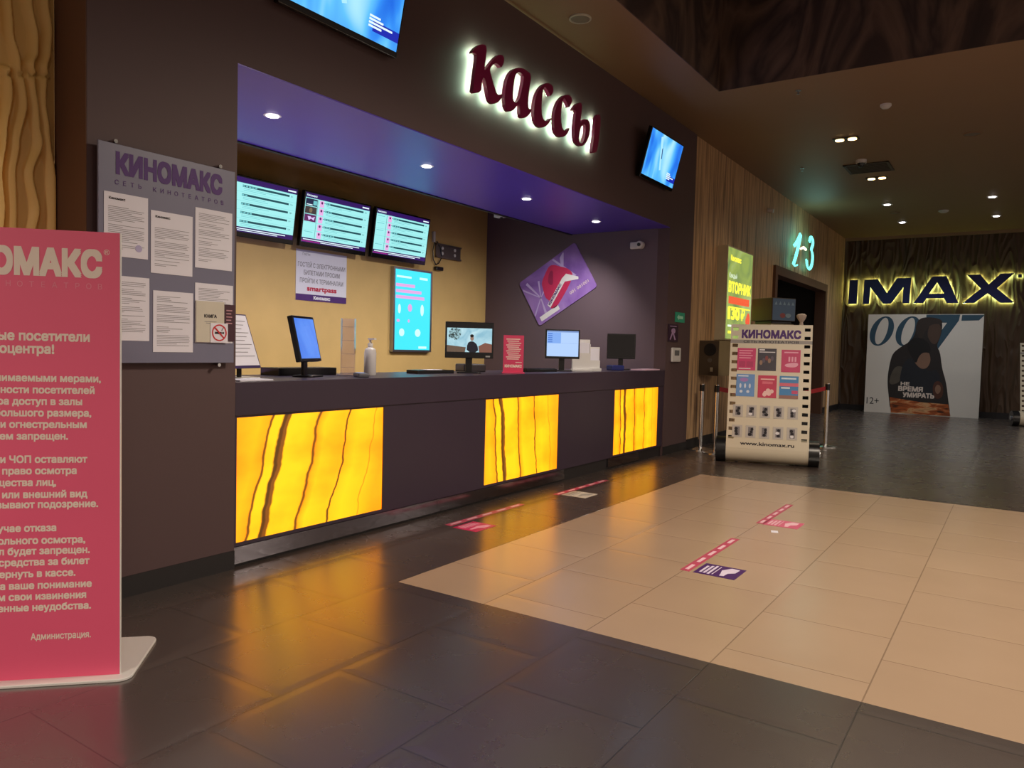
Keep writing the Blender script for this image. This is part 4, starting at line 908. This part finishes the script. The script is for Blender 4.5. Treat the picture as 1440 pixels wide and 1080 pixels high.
# ------------------------------------------------------------------ film strip poster stands
def film_stand(loc, rz, label):
    t = thing('poster_stand', label, 'poster stand', loc, rz=rz, group='film strip shaped poster stands')
    H = 1.54; HW = .475; tilt = -.175
    mb = MB(); X = M_CREAM; D = .012
    mb.box(-.385, .385, 0, D, 0, H, X)
    for s in (-1, 1):
        a, b = (.452, HW) if s > 0 else (-HW, -.452)
        mb.box(a, b, 0, D, 0, H, X)
        h0, h1 = (.385, .452) if s > 0 else (-.452, -.385); z = 0
        for k in range(14):
            c = .135 + k * .1035
            mb.box(h0, h1, 0, D, z, c - .02, X); z = c + .02
        mb.box(h0, h1, 0, D, z, H, X)
    bd = mb.build('board', t); bd.location = (0, -.151, .186); bd.rotation_euler = (tilt, 0, 0)
    mb = MB(); y = -.0012
    mb.text('КИНОМАКС', 0, 1.365, .105, y, M_PURPLE, w=.69, align='c', bold=.05)
    mb.build('title_lettering', bd); mb = MB(); mb.rect(-HW, HW, 1.302, 1.345, y, P('grey_strip', (150, 146, 142), .5)); mb.text('СЕТЬ КИНОТЕАТРОВ', 0, 1.308, .03, y - .0008, M_INKD, w=.64, align='c', bold=.01)
    mb.build('subtitle_strip', bd); mb = MB(); mb.text('www.kinomax.ru', 0, .045, .044, y, M_INKD, w=.62, align='c', bold=.025); mb.build('web_address', bd)
    mb = MB(); mb.cyl((-HW, 0, .16), (HW, 0, .16), .15, M_CREAM, n=40); mb.build('drum', t, smooth=True)
    for s in (-1, 1):
        mb = MB(); mb.cyl((s * HW, 0, .155), (s * (HW + .12), 0, .155), .155, M_BLACK, n=36); mb.cyl((s * (HW + .12), 0, .155), (s * (HW + .135), 0, .155), .05, M_ALU, n=20); mb.build('reel_end', t, smooth=True)
    mb = MB()
    for s in (-1, 1): mb.box(s * .35 - .015, s * .35 + .015, .0, .32, .0, .03, M_BLACK)
    mb.build('rear_foot', t)
    return t, bd
KL, KR = Vector((9.155, 2.956)), Vector((9.41, 2.044))
krz = math.atan2(KR.y - KL.y, KR.x - KL.x); kc = (KL + KR) / 2
n_ = Vector((math.sin(krz), -math.cos(krz)))         # front normal
kc2 = kc - n_ * .13
ks, kb = film_stand((kc2.x, kc2.y, 0), krz, 'cream film strip poster stand with six posters beside the beige floor')
film_stand((18.75, -.46, 0), krz, 'cream film strip poster stand at the right edge by the far wall')
# things slipped into its pockets: top-level, placed in the board's plane
import mathutils
KM = Matrix.Translation((kc2.x, kc2.y, 0)) @ Matrix.Rotation(krz, 4, 'Z') @ Matrix.Translation((0, -.151, .186)) @ Matrix.Rotation(-.175, 4, 'X')
def on_board(t, x, z, y=-.001):
    t.matrix_world = KM @ Matrix.Translation((x, y, z)); return t
def poster(x, z, c, cc, label, style):
    t = thing('mini_poster', label, 'poster', group='posters on the film strip stand'); on_board(t, x, z)
    w, h = .216, .275; mb = MB(); mb.box(0, w, -.004, 0, 0, h, P('poster_' + style, c, .5)); mb.build('sheet', t)
    mb = MB(); y = -.0048; pm = P('poster_ink_' + style, cc, .6)
    if style == 'pink_text':
        for q in range(4): mb.rect(.02, .18 - .02 * (q % 2), .235 - q * .03, .25 - q * .03, y, pm)
        mb.rect(.02, .095, .04, .11, y, P('deep_pink', (180, 40, 96), .5)); mb.rect(.11, .19, .04, .11, y, P('deep_pink', (180, 40, 96), .5)); mb.rect(.02, .16, .015, .025, y, M_WPRINT)
    elif style == 'dark_film':
        mb.rect(.015, .08, .25, .265, y, M_WPRINT); mb.rect(.015, .2, .225, .235, y, M_WPRINT)
        for q in range(5): mb.disc(.04 + q * .032, .10 + .02 * (q % 3) + q * .008, .018, .03, y - .0002 * q, P('film_tone%d' % (q % 3), ((150, 120, 100), (90, 80, 96), (130, 60, 60))[q % 3], .6))
    elif style == 'pink_ship':
        mb.rect(.03, .19, .235, .25, y, pm); mb.poly(smooth_loop([(.03, .09), (.06, .06), (.18, .06), (.2, .12), (.1, .115)]), y, pm)
        for q in range(3): mb.rect(.08 + q * .035, .1 + q * .035, .13, .19, y, pm)
    elif style == 'blue_icons':
        mb.rect(.02, .14, .245, .26, y, pm); mb.disc(.09, .205, .05, .025, y, P('lilac_mark', (170, 130, 200), .6))
        for q in range(3): mb.disc(.05 + q * .055, .13, .012, .03, y, pm)
        for q in range(2): mb.disc(.06 + q * .08, .06, .018, .018, y, pm)
    elif style == 'red_flower':
        mb.rect(.03, .19, .22, .235, y, pm); mb.rect(.05, .17, .17, .2, y, P('rose_mark', (220, 110, 130), .6))
        for (a, b_) in ((.09, .06), (.13, .05), (.16, .08), (.12, .09), (.08, .04)): mb.disc(a, b_, .025, .025, y - .0002 - a * .001, pm)
    else:
        mb.rect(.02, .19, .235, .255, y, pm); mb.rect(.0, .216, .15, .19, y, P('rose_mark', (220, 110, 130), .6)); mb.rect(.02, .12, .12, .14, y, pm); mb.rect(.0, .216, .0, .04, y, P('sand_mark', (150, 110, 100), .6)); mb.rect(.14, .21, .06, .1, y, P('pink_mark', (200, 80, 120), .6))
    mb.build('print', t)
poster(-.385, .965, (204, 48, 110), (236, 150, 180), 'pink text poster at top left on the film strip stand', 'pink_text')
poster(-.145, .965, (46, 40, 56), (220, 220, 220), 'dark film poster at top middle on the film strip stand', 'dark_film')
poster(.130, .955, (196, 48, 104), (236, 170, 196), 'pink poster with pale boat shape at top right on the film strip stand', 'pink_ship')
poster(-.385, .640, (104, 150, 210), (214, 226, 244), 'blue poster with white icons at lower left on the film strip stand', 'blue_icons')
poster(-.130, .632, (196, 44, 84), (240, 200, 196), 'crimson poster with pale flowers at lower middle on the film strip stand', 'red_flower')
poster(.118, .632, (56, 130, 190), (220, 236, 246), 'blue poster with pink band at lower right on the film strip stand', 'blue_band')
NUMS = ('first', 'second', 'third', 'fourth', 'fifth')
pk = P('pocket_film', (196, 192, 186), .18, var=.05)
for r in range(2):
    for q in range(5):
        t = thing('ticket_card', '%s of five small photo cards from the left, %s row of the film stand' % (NUMS[q], ('upper', 'lower')[r]), 'card', group='small photo cards on the film strip stand')
        on_board(t, -.41 + q * .158, .385 - r * .25)
        mb = MB(); mb.box(0, .118, -.004, 0, 0, .15, pk); mb.build('pocket', t)
        mb = MB(); rnd = random.Random(q + 7 * r); mb.rect(.03, .09, .02, .13, -.0048, M_INK)
        for k in range(3): 
            cx, cz = .045 + rnd.random() * .03, .04 + k * .032; mb.disc(cx, cz, .016 + .008 * rnd.random(), .018, -.0052 - k * .0002, M_INKD if rnd.random() < .75 else M_WPRINT)
        mb.build('photo', t)

# ------------------------------------------------------------------ far wall: IMAX lettering and film poster
t = thing('halo_sign', 'navy block capitals with yellow green halo on the far wall', 'sign', (FX - .12, 0, 0), rz=RF)
LED2 = E('halo_led_green', (226, 255, 150), 44.0)
def fp(a): return (a[0] * -1.0, a[1])
def ipx(px, pz):   # crop grid used while measuring the wall: turns a measured grid point into metres on the wall
    return (-(3.639 - (px - 132) * (3.639 - .195) / 858.0), 3.28 - (pz - 212 + (990 - px) * -.0095) * .00437)
IM = [[(131, 231), (179, 229), (177, 365), (128, 366)],
      [(215, 229), (290, 227), (344, 305), (394, 224), (472, 222), (467, 362), (430, 363), (432, 274), (368, 364), (325, 365), (251, 274), (247, 366), (211, 367)],
      [(580, 218), (655, 217), (722, 362), (662, 362), (647, 335), (557, 336), (541, 362), (490, 362)],
      [(756, 212), (822, 211), (866, 264), (920, 209), (985, 208), (906, 285), (992, 360), (925, 361), (862, 311), (800, 361), (742, 362), (828, 286)]]
HOLE = {2: [[(608, 250), (569, 311), (646, 310)]]}
for i, L_ in enumerate(IM):
    halo_letter([[ipx(*p) for p in L_]] + [[ipx(*p) for p in h] for h in HOLE.get(i, [])], M_NAVY, LED2, 0.05, .082, .12, t, inset=.004, sm=0)
halo_letter([[ipx(*p) for p in ((1002, 214), (1020, 214), (1020, 232), (1002, 232))]], M_NAVY, LED2, .05, .082, .12, t, inset=.002, sm=0)

t = thing('film_poster', 'large pale film poster with dark figures standing before the far wall', 'poster', (20.12, 3.125, 0), rz=RF)
pw, ph = 2.385, 2.365
PW = P('poster_ground', (236, 230, 220), .6, var=.03, scale=1.5)
mb = MB(); mb.box(0, pw, 0, .04, 0, ph, PW); mb.build('board', t)
mb = MB()
for s in (.5, pw - .5): mb.box(s - .03, s + .03, .04, .30, 0, .05, M_BLACK); mb.add([(s - .02, .04, .05), (s + .02, .04, .05), (s + .02, .28, .05), (s - .02, .28, .05), (s - .02, .04, 1.2), (s + .02, .04, 1.2)], [(0, 3, 2, 1), (0, 1, 5, 4), (1, 2, 5), (3, 0, 4), (2, 3, 4, 5)], M_BLACK)
mb.build('rear_support', t)
def q_(px, pz): return ((px - 212) / 612.0 * pw, ph - (pz - 418) / 530.0 * ph)
mb = MB(); y = -.0015; teal = P('slate_blue_print', (52, 84, 104), .6); drk = P('charcoal_print', (40, 34, 34), .6, var=.25, scale=2); brn = P('umber_print', (82, 62, 52), .6, var=.2, scale=3)
def ring(cx, cz, rx, rz, ix, iz, sh):
    n = 40
    o = [(cx + rx * math.cos(2 * PI * i / n) + sh * rz * math.sin(2 * PI * i / n), cz + rz * math.sin(2 * PI * i / n)) for i in range(n)]
    k = [(cx + ix * math.cos(2 * PI * i / n) + sh * iz * math.sin(2 * PI * i / n), cz + iz * math.sin(2 * PI * i / n)) for i in range(n)]
    for i in range(n): mb.poly([o[i], o[(i + 1) % n], k[(i + 1) % n], k[i]], y, teal)
ring(*q_(291, 508), .25, .355, .12, .32, .22); ring(*q_(436, 508), .25, .355, .12, .32, .22)
mb.poly([q_(530, 420), q_(705, 420), q_(700, 450), q_(600, 598), q_(548, 598), q_(640, 462), q_(530, 462)], y, teal)
mb.poly([q_(715, 422), q_(828, 422), q_(800, 450), q_(712, 452)], y, teal)
fig = smooth_loop([q_(*p) for p in ((362, 945), (348, 860), (334, 770), (344, 680), (358, 625), (400, 592), (452, 560), (476, 520), (478, 470), (494, 440), (540, 432), (600, 442), (618, 466), (612, 530), (590, 585), (612, 612), (626, 700), (652, 770), (668, 870), (684, 948))])
fig = [(min(max(a, .004), pw - .004), min(max(b, .006), ph - .004)) for a, b in fig]
mb.poly(fig, y - .001, drk)
mb.poly(smooth_loop([q_(*p) for p in ((556, 462), (606, 466), (612, 512), (604, 548), (584, 578), (560, 566), (540, 530), (544, 490))]), y - .002, brn)
mb.poly(smooth_loop([q_(*p) for p in ((480, 520), (478, 466), (498, 438), (560, 432), (612, 446), (618, 470), (560, 468), (530, 500), (510, 560))]), y - .0023, P('dark_umber_print', (52, 42, 38), .6))
mb.poly(smooth_loop([q_(*p) for p in ((352, 740), (380, 690), (430, 700), (410, 780), (345, 800))]), y - .002, P('smoke_print', (92, 84, 74), .6, var=.35, scale=5))
mb.poly(smooth_loop([q_(*p) for p in ((400, 800), (412, 690), (450, 640), (520, 690), (560, 720), (604, 700), (636, 800), (600, 850), (470, 850))]), y - .0024, P('night_blue_print', (30, 34, 42), .6, var=.25))
mb.poly(smooth_loop([q_(*p) for p in ((478, 668), (484, 630), (512, 612), (552, 614), (562, 640), (564, 668), (548, 700), (520, 706), (496, 690))]), y - .003, P('tan_print', (142, 108, 88), .6, var=.2, scale=3))
mb.poly(smooth_loop([q_(*p) for p in ((474, 660), (430, 590), (452, 548), (504, 538), (552, 566), (566, 622), (524, 616), (500, 640), (490, 678))]), y - .0035, P('black_print', (18, 16, 18), .6))
mb.poly(smooth_loop([q_(*p) for p in ((582, 790), (598, 764), (624, 768), (640, 800), (636, 850), (604, 862), (586, 836))]), y - .0045, P('auburn_print', (84, 48, 36), .6))
mb.poly(smooth_loop([q_(*p) for p in ((594, 800), (606, 782), (624, 790), (626, 818), (610, 836), (597, 822))]), y - .005, P('tan_print', (142, 108, 88), .6))
fire = mat_noise_screen('desert_print', [(0.3, (70, 36, 20)), (0.5, (190, 96, 44)), (0.62, (220, 170, 120)), (0.8, (110, 50, 26))], 3.5, 0, (1, 1, 3), 1.2)
mb.poly([q_(354, 862), q_(520, 880), q_(668, 884), q_(682, 944), q_(364, 944)], y - .0045, fire)
for s_, px, pz, hh, ww in (('НЕ', 410, 796, .085, .19), ('ВРЕМЯ', 398, 826, .115, .52), ('УМИРАТЬ', 424, 858, .115, .66)): mb.text(s_, q_(px, pz)[0], q_(px, pz)[1], hh, y - .0058, M_PALE, w=ww, bold=.05)
mb.text('12+', q_(224, 903)[0], q_(224, 903)[1], .16, y, M_INKD, w=.27)
mb.build('print', t)

# ------------------------------------------------------------------ ceiling fittings
def ceil_spot(x, y, label, warm=False, twin=False):
    t = thing('ceiling_spot', label, 'ceiling light', (x, y, CZ), group='spotlights in the hall ceiling')
    mb = MB(); hw = .16 if twin else .085
    mb.box(-.085, .085, -hw, hw, -.012, 0, M_BLACK if twin else M_WHITE); mb.build('frame', t, bevel=.004)
    for dy in ((-.08, .08) if twin else (0,)):
        mb = MB(); mb.cyl((0, dy, -.02), (0, dy, -.0125), .055, M_SPOTW if warm else M_SPOT, n=18); mb.build('lamp_disc', t)
    lamp('SPOT', (x, y, CZ - .05), 40 if twin else 60, WARM if warm else COOL, .06, 2.3, .7)
ceil_spot(11.11, 2.11, 'warm twin ceiling spotlight nearer, before the vent', True, True)
ceil_spot(13.75, 2.11, 'warm twin ceiling spotlight just beyond the square vent', True, True)
ceil_spot(16.19, 2.28, 'white ceiling spotlight at left, nearer of the left pair over the far hall')
ceil_spot(18.44, 2.28, 'white ceiling spotlight at left, farther of the left pair by the far wall')
ceil_spot(16.21, .57, 'white ceiling spotlight at right, nearer of the right pair over the far hall')
ceil_spot(18.39, .56, 'white ceiling spotlight at right, farther of the right pair by the far wall')
t = thing('air_vent', 'dark square slatted air vent in the brown ceiling', 'vent', (12.95, 2.11, CZ))
mb = MB(); gv = P('bronze_vent', (58, 46, 38), .5); f = .32
for a in ((-f, f, -f, -f + .04), (-f, f, f - .04, f), (-f, -f + .04, -f, f), (f - .04, f, -f, f)): mb.box(a[0], a[1], a[2], a[3], -.015, 0, gv)
mb.build('frame', t)
mb = MB()
for q in range(9): mb.box(-f + .05 + q * .062, -f + .08 + q * .062, -f + .04, f - .04, -.010, -.002, gv)
mb.build('slats', t)
t = thing('dome_camera', 'dark dome camera on the brown ceiling beside the vent', 'camera', (12.41, 2.13, CZ))
mb = MB(); mb.cyl((0, 0, -.05), (0, 0, 0), .075, M_WHITE); mb.build('base', t)
mb = MB(); mb.lathe([(.055, -.05), (.052, -.075), (.035, -.10), (.01, -.112)], (0, 0, 0), M_BLACK); mb.build('dome', t, smooth=True)
def detector(x, y, r, label):
    t = thing('smoke_detector', label, 'smoke detector', (x, y, CZ)); mb = MB(); mb.lathe([(r, 0), (r, -.02), (r * .6, -.045), (r * .2, -.05)], (0, 0, 0), M_WHITE); mb.build('body', t, smooth=True)
detector(9.83, 1.45, .062, 'white smoke detector near the raised ceiling bay')
detector(17.35, 1.42, .09, 'white smoke detector between the far white spotlights')
def grille(x, y, r, label, m):
    t = thing('ceiling_speaker', label, 'loudspeaker', (x, y, CZ)); mb = MB(); mb.lathe([(r, 0), (r, -.012), (r * .86, -.015), (r * .84, -.004)], (0, 0, 0), m, 32); mb.build('rim', t, smooth=True)
    mb = MB(); mb.cyl((0, 0, -.0075), (0, 0, 0), r * .84, P('grey_grille', (128, 122, 110), .6, bump=.5, bscale=120), n=32); mb.build('grille', t)
grille(6.0, 3.395, .10, 'round grey ceiling speaker above the red lettering', P('speaker_rim', (190, 186, 174), .5))
grille(11.62, .67, .11, 'round brown ceiling speaker right of the warm spotlights', M_CEIL)
grille(17.2, 2.28, .10, 'round brown ceiling speaker between the left pair of far spotlights', M_CEIL)
def sprinkler(x, y, label):
    t = thing('sprinkler', label, 'sprinkler', (x, y, CZ)); mb = MB(); mb.cyl((0, 0, -.006), (0, 0, 0), .03, M_ALU, n=16); mb.cyl((0, 0, -.04), (0, 0, -.006), .008, M_ALU, n=10); mb.cyl((0, 0, -.043), (0, 0, -.04), .018, M_ALU, n=12); mb.build('head', t)
sprinkler(8.85, 2.2, 'small sprinkler head beside the corner of the raised ceiling bay'); sprinkler(12.55, 3.01, 'small sprinkler head in the ceiling near the wood wall')

# ------------------------------------------------------------------ floor markings
def tape(x, y, L_, label, words=False):
    mb = MB(); mb.box(0, L_, -.03, .03, .0002, .0014, P('pink_tape', (190, 76, 104), .4))
    n = 5
    for q in range(n):
        a = L_ * (q + .18) / n; b = a + L_ / n * .62
        mb.add([(a, -.012, .0018), (b, -.012, .0018), (b, .012, .0018), (a, .012, .0018)], [(0, 1, 2, 3)], P('tape_dash', (238, 196, 206), .5))
    tag(place(mb.build('floor_tape'), (x, y, 0)), label, 'floor tape', 'pink queue tapes on the floor')
tape(4.40, 3.497, 1.01, 'pink floor tape on the dark tiles nearest the counter, left one'); tape(5.965, 3.49, 1.02, 'pink floor tape on the dark tiles by the counter, right one')
tape(4.415, 1.652, 1.0, 'pink floor tape on the beige tiles, the nearer one beside the purple sticker'); tape(6.03, 1.653, .94, 'pink floor tape on the beige tiles, the farther one')
def sticker(x, y, w, l, c, c2, label, name='floor_sticker', marks=True):
    t = thing(name, label, 'floor sticker', (x, y, 0)); mb = MB(); mb.box(0, w, 0, l, .0002, .0014, P('sticker_%d_%d' % (c[0], c[2]), c, .4)); mb.build('sheet', t)
    mb = MB(); m = P('sticker_ink_%d' % c2[0], c2, .5); z = .0019
    def fr(a, b, c_, d): mb.add([(a * w, c_ * l, z), (b * w, c_ * l, z), (b * w, d * l, z), (a * w, d * l, z)], [(0, 1, 2, 3)], m)
    for q in range(3): fr(.10 + .02 * q, .9 - .06 * q, .64 + q * .10, .70 + q * .10)
    fr(.12, .88, .56, .585)
    mb.add([(w * .55, l * .14, z), (w * .88, l * .12, z), (w * .92, l * .32, z), (w * .60, l * .48, z), (w * .30, l * .42, z), (w * .12, l * .40, z), (w * .14, l * .30, z), (w * .40, l * .28, z)], [tuple(range(8))], m)
    mb.build('print', t)
sticker(4.415, 1.345, .245, .255, (74, 36, 104), (222, 210, 232), 'purple floor sticker with white symbol on the beige tiles')
sticker(6.02, 1.365, .24, .265, (214, 96, 130), (240, 196, 206), 'pink floor sticker on the beige tiles, beside the farther tape')
sticker(4.37, 3.21, .255, .22, (196, 44, 92), (230, 150, 170), 'pink floor sticker on the dark tiles by the counter')
sticker(6.0, 3.20, .25, .25, (196, 192, 180), (150, 150, 146), 'pale grey floor sticker on the dark tiles by the counter')
tag(place(MB().box(0, .07, 0, .05, .0002, .0016, M_PAPER).build('paper_scrap'), (5.80, 1.45, 0), .3), 'tiny white paper scrap on the beige tiles', 'paper')
